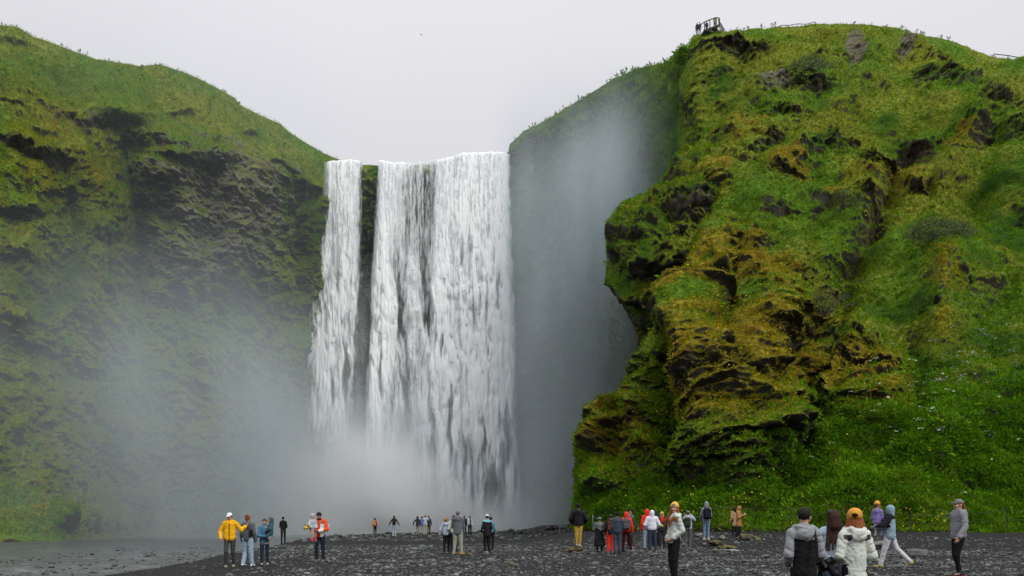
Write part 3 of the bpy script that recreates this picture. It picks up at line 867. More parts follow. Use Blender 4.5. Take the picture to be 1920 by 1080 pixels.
def flowers():
    rs = np.random.RandomState(4)
    def dens(i, lst): return w_hill(i) * blobs(i['px'], i['py'], lst)
    P_, I_ = [], []
    specs = [(1100, .030, 0, [(1340, 560, 120, 160, 1), (1400, 640, 90, 130, .7), (1380, 480, 60, 60, .8)]), (330, .026, 0, [(1500, 950, 420, 70, .8), (1240, 930, 130, 60, .9)]),
             (340, .03, 0, [(1640, 750, 80, 80, 1), (1550, 280, 80, 50, .5), (1460, 330, 60, 50, .6)]), (300, .03, 0, [(1200, 780, 110, 170, 1), (1700, 830, 200, 120, .4)]),
             (120, .03, 0, [(1180, 600, 300, 300, .5), (1650, 450, 200, 200, .5)])]
    V = []; M = []
    for n, s, mi, lst in specs:
        idx, pos, nrm = pick(HILL, n, dens(HILL, lst), rs)
        pos = pos + nrm * .10 + np.array([0, -.05, .10])
        V.append(diamonds(pos, nrm, s * rs.lognormal(0, .3, n), rs)); M += [mi] * n
    # yellow cushions of bloom
    for (cx, cy_, n, r) in [(1310, 955, 34, .5), (1405, 945, 22, .4), (1290, 985, 22, .35), (1500, 945, 20, .35), (1740, 985, 28, .6), (1668, 975, 14, .5)]:
        k = np.argmin((HILL['px'] - cx) ** 2 + (HILL['py'] - cy_) ** 2); c = HILL['P'].reshape(-1, 3)[k]
        pos = c + rs.normal(size=(n, 3)) * np.array([r * 1.5, .25, r * .5]) + np.array([0, -.35, .2])
        V.append(diamonds(pos, np.tile([0, -.6, .6], (n, 1)), .030 * rs.lognormal(0, .3, n), rs)); M += [0] * n
    # umbels of cow parsley: several florets per flat head
    idx, pos, nrm = pick(HILL, 52, dens(HILL, [(1690, 790, 110, 90, 1), (1830, 700, 120, 140, .35), (1560, 870, 90, 60, .4), (1800, 850, 160, 120, .25)]), rs)
    for p in pos:
        c = p + np.array([0, -.25, .42]); k = 9
        q = c + np.stack([rs.normal(size=k) * .075, rs.normal(size=k) * .075, rs.normal(size=k) * .025], -1)
        V.append(diamonds(q, np.tile([0, -.2, 1.0], (k, 1)), .027 * rs.lognormal(0, .3, k), rs, .2)); M += [1] * k
    idx, pos, nrm = pick(HILL, 50, dens(HILL, [(1820, 700, 130, 160, 1), (1870, 800, 80, 120, .6), (1690, 640, 100, 60, .3), (1780, 860, 110, 60, .5)]), rs)
    for p in pos:
        k = 16
        q = p + np.array([0, -.1, .22]) + rs.normal(size=(k, 3)) * np.array([.22, .1, .08])
        V.append(diamonds(q, np.tile([0, -.4, .8], (k, 1)), .024 * rs.lognormal(0, .3, k), rs, .5)); M += [2] * k
    V = np.concatenate(V); n = len(V) // 6
    o = mesh_np('wildflowers', V, np.arange(n * 6), np.full(n, 6), [M_YEL, M_WHI, M_LIL], False, mat_idx=M)
    o['kind'] = 'stuff'; o['label'] = 'yellow, white and lilac wildflowers scattered over the right hillside'


flowers()
# ------------------------------------------------------------------ the waterfall
ENV = {
 288: [(606, .65), (616, .78), (628, .8), (640, .9), (660, .95), (672, .75), (682, .22), (707, .22), (714, .7), (735, .8), (755, .72), (775, .55), (795, .5), (815, .55), (835, .72), (850, .62), (870, .9), (900, .78), (930, .82), (957, .85)],
 400: [(595, .6), (612, .75), (640, .92), (655, .9), (670, .6), (682, .22), (701, .24), (712, .85), (725, .92), (745, .7), (762, .48), (780, .54), (798, .44), (812, .48), (822, .8), (840, .95), (900, .93), (935, .95), (959, .9)],
 520: [(582, .55), (603, .85), (625, .8), (645, .92), (665, .65), (677, .24), (695, .22), (706, .8), (720, .98), (740, .72), (757, .52), (775, .6), (793, .54), (815, .92), (840, .85), (850, .6), (870, 1), (920, 1), (950, 1), (964, .9)],
 640: [(575, .6), (598, .85), (620, .88), (645, .82), (664, .5), (675, .2), (692, .22), (703, .95), (725, .98), (745, .65), (757, .38), (775, .56), (790, .54), (805, .88), (830, .95), (860, .82), (880, 1), (930, 1), (960, 1), (969, .7)],
 760: [(571, .6), (600, .9), (620, .9), (650, .6), (668, .2), (685, .15), (695, .92), (715, .95), (735, .5), (750, .5), (765, .3), (785, .55), (800, .7), (815, .92), (830, .75), (850, .92), (868, .66), (890, .97), (940, 1), (963, .92), (973, .5)],
 860: [(570, .25), (600, .5), (640, .35), (670, .2), (695, .55), (715, .72), (735, .5), (750, .25), (780, .4), (800, .55), (820, .62), (835, .95), (860, .95), (885, .6), (905, .92), (930, .82), (955, .92), (978, .4)],
 985: [(565, .12), (640, .15), (700, .2), (760, .2), (800, .3), (830, .6), (850, .85), (880, .6), (910, .85), (940, .7), (970, .75), (990, .2)],
}
ek = sorted(ENV)
lip = np.array([(605, 304), (640, 301), (680, 301), (710, 302), (740, 305), (765, 306), (800, 304), (830, 299), (850, 293), (870, 288), (900, 286), (930, 286), (958, 289)], float)


def edge(y, k):
    return np.interp(y, ek, [ENV[q][k][0] for q in ek])


def water_layer(seed, yoff, gain, bias, n_comet, veil=False, nr=860, nc=430):
    rs = np.random.RandomState(seed)
    v = np.linspace(0, 1, nr)[:, None]; u = np.linspace(0, 1, nc)[None]
    y_nom = 288 + v * (990 - 288)
    xl = edge(y_nom, 0); xr = edge(y_nom, -1)
    px = xl + u * (xr - xl)
    ytop = np.interp(606 + u * 352, lip[:, 0], lip[:, 1]) + 1.8 * perlin(px[:1] / 13, 0 * px[:1], 0 * px[:1] + .5) + 1.2 * perlin(px[:1] / 4.5, 0 * px[:1], 0 * px[:1] + 3.5)
    py = ytop + v * (990 - ytop)
    E = np.zeros(px.shape)
    rows = np.stack([np.interp(px.ravel(), *np.array(ENV[q]).T).reshape(px.shape) for q in ek])
    f = np.interp(py.ravel(), ek, np.arange(len(ek))).reshape(px.shape)
    i0 = np.clip(np.floor(f).astype(int), 0, len(ek) - 2); w = f - i0
    E = np.take_along_axis(rows, i0[None], 0)[0] * (1 - w) + np.take_along_axis(rows, i0[None] + 1, 0)[0] * w
    X0_ = (px - 960) / F * 129.0; Z0_ = (HZ - py) / F * 129.0
    slot = fbm(X0_ * .42 + .5 * fbm(X0_ * .2, Z0_ * .09, 0 * X0_ + 1.5, 3) + 40, Z0_ * .055, 0 * X0_ + 2.5, 4, .55)
    E = np.clip(E * (1 - .58 * sstep(.0, -.42, slot) * sstep(.10, .45, v)) + 0 * E, 0, 1)
    Yb = 131.6 - 3.2 * np.sqrt(np.clip(v, 0, 1)) + yoff + 0 * px
    X = (px - 960) / F * Yb; Z = CAMZ + (HZ - py) / F * Yb
    drop = 61 - Z
    # fine threads near the lip, breaking into plunging clumps further down
    wob = .5 * fbm(X * .25 + seed, Z * .06, 0 * X, 3)
    thr = fbm((X + wob) * 2.2 + seed, Z * .11, 0 * X + seed, 5, .62)
    bead = fbm(X * 3.6, Z * .55 + seed, 0 * X + 4, 4, .65)
    T0 = .5 + .55 * thr + .45 * bead
    C = np.zeros(px.shape)
    xs0, zs0 = X[:, 0], Z[:, 0]
    for k in range(n_comet):
        vv = rs.uniform(.06, 1.0); uu = rs.uniform(0, 1)
        wid = rs.uniform(.22, .62) * (0.6 + .8 * vv); L = rs.uniform(2.5, 8.5) * (0.7 + 2.0 * vv)
        it = rs.uniform(.45, 1.0)
        r0 = int(vv * (nr - 1)); r1 = max(0, int(r0 - L / 61 * nr)); c0 = int(uu * (nc - 1))
        wc = int(wid * 1.3 / 33.0 * nc) + 2
        ca, cb = max(0, c0 - wc), min(nc, c0 + wc + 1)
        if r0 - r1 < 3 or cb - ca < 3: continue
        sx = X[r1:r0 + 1, ca:cb]; tt = ((r0 - np.arange(r1, r0 + 1)) / max(1, r0 - r1))[:, None]
        cx = X[r0, c0] + .25 * (uu - .5) * tt * 0 + .18 * np.sin(tt * 4 + k)
        ww = wid * np.where(tt < .10, (tt / .10) ** .6, 1 - .65 * (tt - .10) / .90) + 1e-3
        val = it * np.clip(1 - ((sx - cx) / ww) ** 2, 0, 1) ** .8 * (1 - tt) ** .6
        C[r1:r0 + 1, ca:cb] = np.maximum(C[r1:r0 + 1, ca:cb], val)
    rag = fbm(X * 1.5 + 3, Z * .30, 0 * X + seed, 5, .6)
    C = np.clip(C * (1.0 + .7 * rag), 0, 1.2)
    soft = fbm(X * .9, Z * .07, 0 * X + seed + 9, 4, .6)
    low = sstep(.12, .42, v); bot = sstep(.62, .95, v)
    # billowing plumes: rounded lobes with dark creases, stretched and broken by warping
    wx = .9 * fbm(X * .35 + seed, Z * .12, 0 * X + 2, 3) + .35 * fbm(X * 1.1, Z * .4 + seed, 0 * X, 3)
    wz = 1.6 * fbm(X * .5, Z * .2 + seed, 0 * X + 6, 3)
    stretch = .24 - .11 * v
    B1 = np.clip(np.abs(perlin((X + wx) * .46 + seed, (Z + wz) * stretch * .5, 0 * X + seed)) * 2.2, 0, 1)
    B2 = np.clip(np.abs(perlin((X + wx * .8) * 1.0 + 5, (Z + wz) * stretch * 1.1, 0 * X + seed + 4)) * 2.2, 0, 1)
    B3 = .5 + .7 * fbm((X + wx * .6) * 2.0, (Z + wz) * .42, 0 * X + seed, 4, .6)
    Bl = .42 * B1 + .34 * B2 + .24 * B3
    T = T0 * (1 - .85 * low) + low * (.70 * Bl + .50 * C + .10 * (.5 + .9 * thr)) * (1 - .45 * bot) + bot * .45 * (.5 + .9 * soft)
    D = sstep(.30, .86, 1.10 * E ** 1.2 * gain + bias + (T - .5) * 1.1 * (.30 + .75 * E))
    D = np.maximum(D, (.50 * sstep(.2, .6, v) * sstep(.02, .12, E) * (.8 + .5 * soft)) if veil else 0)
    edgef = sstep(0, .05, u + .03 * rag * sstep(0, .1, v)) * sstep(1, .955, u + .03 * rag * sstep(0, .1, v))
    D = D * (edgef ** .7) * (0.25 + .75 * E) ** .35
    # thin out into spray at the very bottom
    D = D * (1 - .4 * sstep(.90, 1.0, v))
    P = np.stack([X + .12 * rag * low, Yb - .55 * T * low - .25 * D + .4 * fbm(X * .3, Z * .05, 0 * X, 3), Z], -1)
    # rounded lip: the water arrives from behind
    nb = 7
    back = []
    for i in range(nb, 0, -1):
        q = P[0:1].copy(); q[..., 1] += i * 1.1; q[..., 2] += -.02 * i + .12 * math.sin(min(1, i / 2) * 1.57)
        back.append(q)
    P = np.concatenate(back + [P], 0); D = np.concatenate([np.repeat(D[0:1], nb, 0), D], 0)
    return P, D


def build_fall():
    N = NT('falling_water'); co = N.coord()
    dens = N.attr('dens')
    n = N.noise(N.mapping(co, (2.0, 2.0, .16)), 1.5, 4, .6)
    nf = N.noise(N.mapping(co, (5, 5, .8)), 1.5, 3, .6)
    a = N.math('ADD', dens, N.math('MULTIPLY', N.math('SUBTRACT', N.math('ADD', N.math('MULTIPLY', n, .6), N.math('MULTIPLY', nf, .4)), .5), N.math('MULTIPLY', N.math('MULTIPLY', dens, N.math('SUBTRACT', 1.15, dens)), 1.5)), clamp=True)
    col = N.mix(dens, (.80, .86, .89), (.97, .975, .98))
    d = N.n('ShaderNodeBsdfDiffuse'); N.set(d, 0, col); N.set(d, 'Normal', N.bump(n, .22, .4))
    tr = N.n('ShaderNodeBsdfTranslucent'); N.set(tr, 0, col)
    m1 = N.n('ShaderNodeMixShader', i_0=.15); N.set(m1, 1, d.outputs[0]); N.set(m1, 2, tr.outputs[0])
    tp = N.n('ShaderNodeBsdfTransparent')
    m2 = N.n('ShaderNodeMixShader'); N.set(m2, 0, a); N.set(m2, 1, tp.outputs[0]); N.set(m2, 2, m1.outputs[0])
    mat = N.surf(m2.outputs[0])
    Vs, Fs, Ds, off = [], [], [], 0
    for (seed, yo, g, b, nc_) in [(3, 0.0, 1.04, .06, 1500), (12, -1.0, 1.0, -.09, 1300), (25, -1.9, .95, -.22, 1100)]:
        P, D = water_layer(seed, yo, g, b, nc_, veil=(seed == 3))
        q = grid_faces(*P.shape[:2])
        # drop faces that hold no water at all
        dd = D.ravel()[q].max(1)
        q = q[dd > .015]
        Vs.append(P.reshape(-1, 3)); Fs.append(q + off); Ds.append(D.ravel()); off += P.shape[0] * P.shape[1]
    q = np.concatenate(Fs)
    o = mesh_np('waterfall', np.concatenate(Vs), q, np.full(len(q), 4), [mat], True, attrs=dict(dens=np.concatenate(Ds)))
    o['kind'] = 'structure'


build_fall()


# ------------------------------------------------------------------ spray hanging in the amphitheatre
def build_mist():
    N = NT('spray'); co = N.coord()
    sp = N.n('ShaderNodeSeparateXYZ'); N.set(sp, 0, co); X, Yy, Z = sp.outputs
    st = N.noise(N.mapping(co, (.10, .07, .022)), 1.0, 3, .6)
    pf = N.noise(N.mapping(co, (.07, .06, .07)), 1.0, 2, .6)
    def gauss(v, c, w):
        t = N.math('DIVIDE', N.math('SUBTRACT', v, c), w)
        return N.math('EXPONENT', N.math('MULTIPLY', N.math('MULTIPLY', t, t), -1.0))
    mul = lambda *a: a[0] if len(a) == 1 else N.math('MULTIPLY', a[0], mul(*a[1:]))
    add = lambda *a: a[0] if len(a) == 1 else N.math('ADD', a[0], add(*a[1:]))
    # boil at the foot of the fall
    foot = mul(gauss(X, -23, 12), gauss(Yy, 121, 7), N.ss(Z, 25, 0), N.ss(pf, .25, .65, .22, 1), .46)
    foot2 = mul(gauss(X, -4, 9), gauss(Yy, 122, 6), N.ss(Z, 7, 0), N.ss(pf, .25, .7, .2, 1), .42)
    # drifting veil on the left
    left = mul(N.ss(X, -90, -52), N.ss(X, -20, -34), N.ss(Z, 38, 12), N.ss(Yy, 64, 98), N.ss(st, .30, .68, .08, 1), .068)
    # veil in the right recess
    right = mul(N.ss(X, -4, 4), N.ss(X, 30, 16), N.ss(Z, 66, 44), N.ss(Yy, 96, 112), N.ss(st, .28, .70, .25, 1.0), .085)
    wisp = mul(gauss(N.math('ADD', X, N.math('MULTIPLY', N.math('SUBTRACT', pf, .5), 9.0)), 13.5, 4.2), gauss(Z, 45, 10), gauss(Yy, 116, 7), N.ss(st, .38, .62), .26)
    thin = mul(N.ss(X, -12, -34), N.ss(Yy, 78, 90), .0028)
    d = add(foot, foot2, left, right, wisp, thin)
    pv = N.n('ShaderNodeVolumePrincipled'); dens_foot = N.math('MULTIPLY', add(foot, foot2), 9.0, clamp=True)
    N.set(pv, 'Color', N.mix(dens_foot, (.64, .715, .755), (.985, .99, .995)))
    pv.inputs['Anisotropy'].default_value = -.12
    N.set(pv, 'Density', d)
    m = N.vol(pv.outputs[0])
    x0, x1, y0, y1, z0, z1 = -90, 31, 63, 136, -.7, 68
    V = [(x, y, z) for x in (x0, x1) for y in (y0, y1) for z in (z0, z1)]
    Fq = [(0, 1, 3, 2), (4, 6, 7, 5), (0, 4, 5, 1), (2, 3, 7, 6), (0, 2, 6, 4), (1, 5, 7, 3)]
    o = mesh_np('mist', V, np.array(Fq), [4] * 6, [m], False)
    o['kind'] = 'stuff'; o['label'] = 'pale spray drifting around the foot of the waterfall'
    try: m.cycles.volume_step_rate = 0.9
    except Exception: pass
    return o


build_mist()
# ------------------------------------------------------------------ loose stones on the beach
def rock_material(name, lo, hi, mossy=0.0, mosscol=(.10, .085, .015)):
    N = NT(name); co = N.coord()
    a = N.noise(co, 4.0, 6, .65); b = N.noise(co, 18.0, 4, .6)
    t_ = N.attr('tint')
    c = N.mix(N.ss(a, .35, .66), lo, hi)
    if mossy:
        geo = N.n('ShaderNodeNewGeometry'); s = N.n('ShaderNodeSeparateXYZ'); N.set(s, 0, geo.outputs['Normal'])
        f = N.ss(N.math('ADD', N.math('MULTIPLY', s.outputs[2], .5), a), 1.05 - mossy, 1.3 - mossy)
        c = N.mix(f, c, N.mix(b, tuple(q * .5 for q in mosscol), tuple(q * 1.6 for q in mosscol)))
    return N.surf(N.principled(c, .7, N.bump(N.math('ADD', a, N.math('MULTIPLY', b, .4)), .8, .06), .3))


def stone_proto(rs, sub=1):
    import bmesh
    bm = bmesh.new(); bmesh.ops.create_icosphere(bm, subdivisions=sub, radius=1)
    v = np.array([q.co for q in bm.verts]); f = np.array([[q.index for q in p.verts] for p in bm.faces]); bm.free()
    n = v / np.linalg.norm(v, axis=1, keepdims=True)
    r = 1 + .55 * perlin(n[:, 0] * 1.1 + rs.uniform(0, 50), n[:, 1] * 1.1, n[:, 2] * 1.1 + rs.uniform(0, 50)) + .2 * perlin(n[:, 0] * 3 + rs.uniform(0, 50), n[:, 1] * 3, n[:, 2] * 3)
    return n * r[:, None], f


def build_gravel():
    rs = np.random.RandomState(8)
    protos = [stone_proto(rs) for _ in range(9)]
    N = NT('beach_stone'); co = N.coord()
    a = N.noise(co, 9.0, 5, .6); t_ = N.attr('tint')
    c = N.mix(t_, (.014, .015, .015), (.235, .25, .235))
    c = N.mix(N.ss(a, .42, .62, 0, .55), c, (.05, .052, .046))
    mat = N.surf(N.principled(c, .6, N.bump(a, .5, .03), .2))
    pos = []; size = []; tint = []
    n = 84000
    Yq = 17.5 + (62 - 17.5) * rs.uniform(size=n) ** 1.35
    Xq = rs.uniform(-.66, .68, n) * Yq
    sd = side(Xq, Yq); foot = np.interp(Xq, [2, 8, 14, 20, 30, 60], [52, 46, 42.5, 40, 38, 34])
    cl = .5 + .9 * fbm(Xq * .22, Yq * .22, 0 * Xq, 3) + .5 * fbm(Xq * .9, Yq * .9, 0 * Xq + 5, 2)
    dark = sstep(-1.5, 3.5, sd + 1.5 * fbm(Xq * .3, Yq * .3, 0 * Xq, 2) - sstep(40, 26, Yq) * 5.5) * .93 + .07
    keep = (sd > -.6) & (Yq < foot - 2.2 - 1.5 * np.clip(cl, 0, 1)) & (rs.uniform(size=n) < np.clip(cl, .12, 1) * dark)
    Xq, Yq, sd, cl = Xq[keep], Yq[keep], sd[keep], cl[keep]
    n = len(Xq)
    sz = .0215 * rs.lognormal(0, .55, n) * (Yq / 22) ** .55
    sz = np.clip(sz, .012, .24)
    far = 3200; Yf = rs.uniform(58, 112, far); Xf = rs.uniform(-.30, .16, far) * Yf; sf = side(Xf, Yf); ft = np.interp(Xf, [2, 8, 14, 20, 30, 60], [52, 46, 42.5, 40, 38, 34])
    kf = (sf > .2) & ((Xf < 6) | (Yf < ft)); Xq = np.r_[Xq, Xf[kf]]; Yq = np.r_[Yq, Yf[kf]]; sz = np.r_[sz, np.clip(.07 * rs.lognormal(0, .5, kf.sum()), .03, .3)]; cl = np.r_[cl, .45 + 0 * Xf[kf]]; n = len(Xq)
    tn = np.clip(rs.beta(1.5, 2.7, n) * (.55 + .7 * np.clip(cl, 0, 1)), 0, 1)
    Z = ground_z(Xq, Yq)
    # stones breaking the surface of the shallows
    m_ = 2600; Yw = rs.uniform(22, 60, m_); Xw = rs.uniform(-.66, -.2, m_) * Yw; sw = side(Xw, Yw)
    kw = (sw < -.3) & (sw > -11) & (rs.uniform(size=m_) < .25 + .9 * fbm(Xw * .3, Yw * .2, 0 * Xw, 3) + .4 * sstep(-7, -1, sw)); c_ = kw.sum()
    Xq = np.r_[Xq, Xw[kw]]; Yq = np.r_[Yq, Yw[kw]]; sz = np.r_[sz, np.clip(.05 * rs.lognormal(0, .45, c_), .025, .16)]; tn = np.r_[tn[:0], np.clip(rs.beta(1.5, 2.7, n) * (.55 + .7 * np.clip(cl, 0, 1)), 0, 1), rs.uniform(0, .35, c_)]
    Z = np.r_[ground_z(Xq[:n], Yq[:n]), np.full(c_, -.5)]; n = len(Xq)
    V, Fc, T, off = [], [], [], 0
    which = rs.randint(0, len(protos), n)
    for k, (pv, pf) in enumerate(protos):
        m = which == k; c = m.sum()
        if not c: continue
        an = rs.uniform(0, 6.28, c); sx = sz[m] * rs.uniform(.9, 1.8, c); sy = sz[m] * rs.uniform(.8, 1.2, c); szz = sz[m] * rs.uniform(.35, .75, c)
        q = pv[None] * np.stack([sx, sy, szz], -1)[:, None, :]
        ca, sa = np.cos(an)[:, None], np.sin(an)[:, None]
        w = np.stack([q[..., 0] * ca - q[..., 1] * sa + Xq[m][:, None], q[..., 0] * sa + q[..., 1] * ca + Yq[m][:, None], q[..., 2] + (Z[m] + szz * .35)[:, None]], -1)
        V.append(w.reshape(-1, 3)); Fc.append((pf[None] + (np.arange(c) * len(pv))[:, None, None] + off).reshape(-1, 3)); off += c * len(pv)
        T.append(np.repeat(tn[m], len(pv)))
    V = np.concatenate(V); Fc = np.concatenate(Fc)
    o = mesh_np('gravel', V, Fc, np.full(len(Fc), 3), [mat], False, attrs=dict(tint=np.concatenate(T)))
    o['kind'] = 'stuff'; o['label'] = 'loose grey stones scattered over the black beach'


build_gravel()

M_BOULD = rock_material('dark_boulder', (.012, .012, .012), (.060, .058, .054))
M_BMOSS = rock_material('mossy_boulder', (.025, .022, .017), (.085, .075, .058), .42, (.085, .075, .012))
M_BROWN = rock_material('brown_boulder', (.045, .030, .018), (.125, .082, .046), .30, (.09, .075, .012))
M_PALE = rock_material('pale_boulder', (.085, .085, .08), (.23, .23, .22))


def boulder(px, py_base, wpx, hpx, Y, mat, label, seed, group=None, name='boulder', flat=1.0, depth=.8):
    rs = np.random.RandomState(seed)
    v, f = stone_proto(rs, 4)
    n = v / np.linalg.norm(v, axis=1, keepdims=True)
    v = v * (1 + .10 * fbm(n[:, 0] * 4 + seed, n[:, 1] * 4, n[:, 2] * 4, 3))[:, None]
    v = v / np.abs(v).max(0)
    X = (px - 960) / F * Y; g = float(ground_z(np.array([X]), np.array([Y]))[0])
    z = CAMZ + (HZ - py_base) / F * Y
    wx, hz = wpx / F * Y / 2, hpx / F * Y
    q = v * np.array([wx, wx * depth, hz * .62])
    q[:, 2] += hz * .38
    o = mesh_np(name, q, f, np.full(len(f), 3), [mat], True)
    o.location = (X, Y, min(z, g + .04))
    tag(o, label, 'boulder' if wpx > 24 else 'stone', group)
    return o


boulder(1083, 1039, 38, 17, 34.5, M_BROWN, 'brown lichen-covered boulder under the person in mustard trousers', 1)
boulder(1404, 1024, 54, 26, 38.0, M_BMOSS, 'green mossy boulder beside the person in the orange-brown coat', 2)
boulder(1340, 1017, 36, 8, 36.3, M_BMOSS, 'flat mossy rock under the feet of the person in blue jeans with a black backpack', 3)
boulder(1362, 1031, 44, 10, 34.5, M_BMOSS, 'low dark mossy rock sunk in the gravel in front of the tall grassy bank', 4)
boulder(1354, 1012, 14, 9, 38.5, M_PALE, 'rounded pale grey stone between the black backpack and the orange-brown coat', 5)
boulder(1382, 1026, 16, 12, 37.0, M_PALE, 'pale stone at the left foot of the green mossy boulder', 6, name='stone')
boulder(1365, 1036, 40, 7, 32.5, M_PALE, 'long flat pale stone lying below the low dark mossy rock', 7)
boulder(957, 1066, 32, 13, 26.0, M_BROWN, 'yellowish mossy boulder alone in the middle of the gravel', 8)
boulder(1310, 1006, 16, 9, 40.0, M_PALE, 'small grey stone at the edge of the grass left of the blue jeans', 9, name='stone')
boulder(1224, 1046, 12, 9, 31.5, M_BMOSS, 'small mossy stone in the gravel behind the knees of the person in the yellow beanie', 10, name='stone')
boulder(1650, 1016, 46, 15, 33.0, M_PALE, 'large flat grey stone at the bank left of the person carrying a child in purple', 11)
boulder(911, 1041, 14, 8, 35.2, M_PALE, 'pale round stone at the feet of the person in the white cap holding a camera', 12, name='stone')
boulder(881, 1042, 14, 6, 34.0, M_BMOSS, 'tiny mossy stone right of the tan boots', 13, name='stone')
rb = np.random.RandomState(3)
for i in range(26):
    px = rb.uniform(930, 1075); t_ = (px - 930) / 145
    Y = 82 - 22 * t_ + rb.uniform(-5, 8)
    w = rb.uniform(7, 17); h = w * rb.uniform(.45, .75)
    X = (px - 960) / F * Y; g = float(ground_z(np.array([X]), np.array([Y]))[0])
    pb = HZ - (g - .05 - CAMZ) * F / Y - rb.uniform(0, 9) * t_ ** 1.5
    o = boulder(px, pb, w, h, Y, M_BOULD, 'dark wet boulder in the pile at the foot of the green spur', 40 + i, 'boulders piled at the foot of the spur', flat=1)
    o.location.z = CAMZ + (HZ - pb) / F * Y
# ------------------------------------------------------------------ figures: smooth implicit bodies and clothes
A_ = lambda *v: np.array(v, float)


class Field:
    def __init__(self):
        self.ops = []

    def cap(self, a, b, ra, rb=None, k=.025, sc=(1, 1, 1), op='u'):
        self.ops.append((op, 'cap', np.asarray(a, float), np.asarray(b, float), ra, ra if rb is None else rb, k, np.asarray(sc, float))); return self

    def ell(self, c, r, k=.02, R=None, op='u'):
        self.ops.append((op, 'ell', np.asarray(c, float), np.asarray(r, float), R, None, k, None)); return self

    def box(self, c, half, rad=.01, k=.005, R=None, op='u'):
        self.ops.append((op, 'box', np.asarray(c, float), np.asarray(half, float), R, rad, k, None)); return self

    def plane(self, n, p):          # keep the side the normal points to
        self.ops.append(('p', 'plane', np.asarray(n, float), np.asarray(p, float), None, None, 0, None)); return self

    def bounds(self):
        lo, hi = [], []
        for o in self.ops:
            if o[0] != 'u': continue
            if o[1] == 'cap':
                r = max(o[4], o[5]); lo += [np.minimum(o[2], o[3]) - r]; hi += [np.maximum(o[2], o[3]) + r]
            else:
                m = o[3] if o[1] == 'ell' else o[3] + o[5]
                if o[4] is not None: m = np.full(3, np.linalg.norm(m))
                lo += [o[2] - m]; hi += [o[2] + m]
        return np.min(lo, 0), np.max(hi, 0)

    def mesh(self, h, noise=None):
        lo, hi = self.bounds(); lo = lo - 3 * h; hi = hi + 3 * h
        n = np.ceil((hi - lo) / h).astype(int) + 1
        ax = [lo[i] + h * np.arange(n[i]) for i in range(3)]
        D = np.full(n, .4, np.float32)
        for (op, kind, a, b, c, d, k, sc) in self.ops:
            if kind == 'plane':
                X, Y, Z = np.meshgrid(*ax, indexing='ij')
                q = -((X - b[0]) * a[0] + (Y - b[1]) * a[1] + (Z - b[2]) * a[2])
                D = np.maximum(D, q); continue
            if kind == 'cap':
                r = max(c, d); l_, h_ = np.minimum(a, b) - r, np.maximum(a, b) + r
            else:
                m = b if kind == 'ell' else b + d
                m = m if c is None else np.full(3, np.linalg.norm(m)); l_, h_ = a - m, a + m
            pad = k + 2.5 * h + .03
            i0 = [max(0, int((l_[i] - pad - lo[i]) / h)) for i in range(3)]; i1 = [min(n[i], int((h_[i] + pad - lo[i]) / h) + 2) for i in range(3)]
            if any(i1[i] <= i0[i] for i in range(3)): continue
            sl = tuple(slice(i0[i], i1[i]) for i in range(3))
            X, Y, Z = np.meshgrid(*[ax[i][sl[i]] for i in range(3)], indexing='ij')
            p = np.stack([X, Y, Z], -1)
            if kind == 'cap':
                c_ = max(c, .62 * h) if op == 'u' else c; d_ = max(d, .62 * h) if op == 'u' else d
                aa, bb, pp = a * sc, b * sc, p * sc
                ab = bb - aa; t_ = np.clip(((pp - aa) @ ab) / max(ab @ ab, 1e-9), 0, 1)
                q = (np.linalg.norm(pp - aa - t_[..., None] * ab, axis=-1) - (c_ + (d_ - c_) * t_)) / max(1, sc.max() ** .6)
            elif kind == 'ell':
                v = p - a
                if c is not None: v = v @ c
                rr = np.maximum(b, .62 * h) if op == 'u' else b
                q = (np.linalg.norm(v / rr, axis=-1) - 1) * rr.min()
            else:
                v = p - a
                if c is not None: v = v @ c
                w = np.abs(v) - b
                q = np.linalg.norm(np.maximum(w, 0), axis=-1) + np.minimum(w.max(-1), 0) - d
            S = D[sl]
            if op == 'u':
                hh = np.clip(.5 + .5 * (S - q) / max(k, 1e-5), 0, 1); D[sl] = S * (1 - hh) + q * hh - k * hh * (1 - hh)
            elif op == 's':
                D[sl] = np.maximum(S, -q)
            elif op == 'i':
                D[sl] = np.maximum(S, q)
        if noise is not None:
            m = np.abs(D) < .05
            I = np.argwhere(m); pts = lo + h * I
            D[m] += noise(pts)
        return surface_nets(D, lo, h)


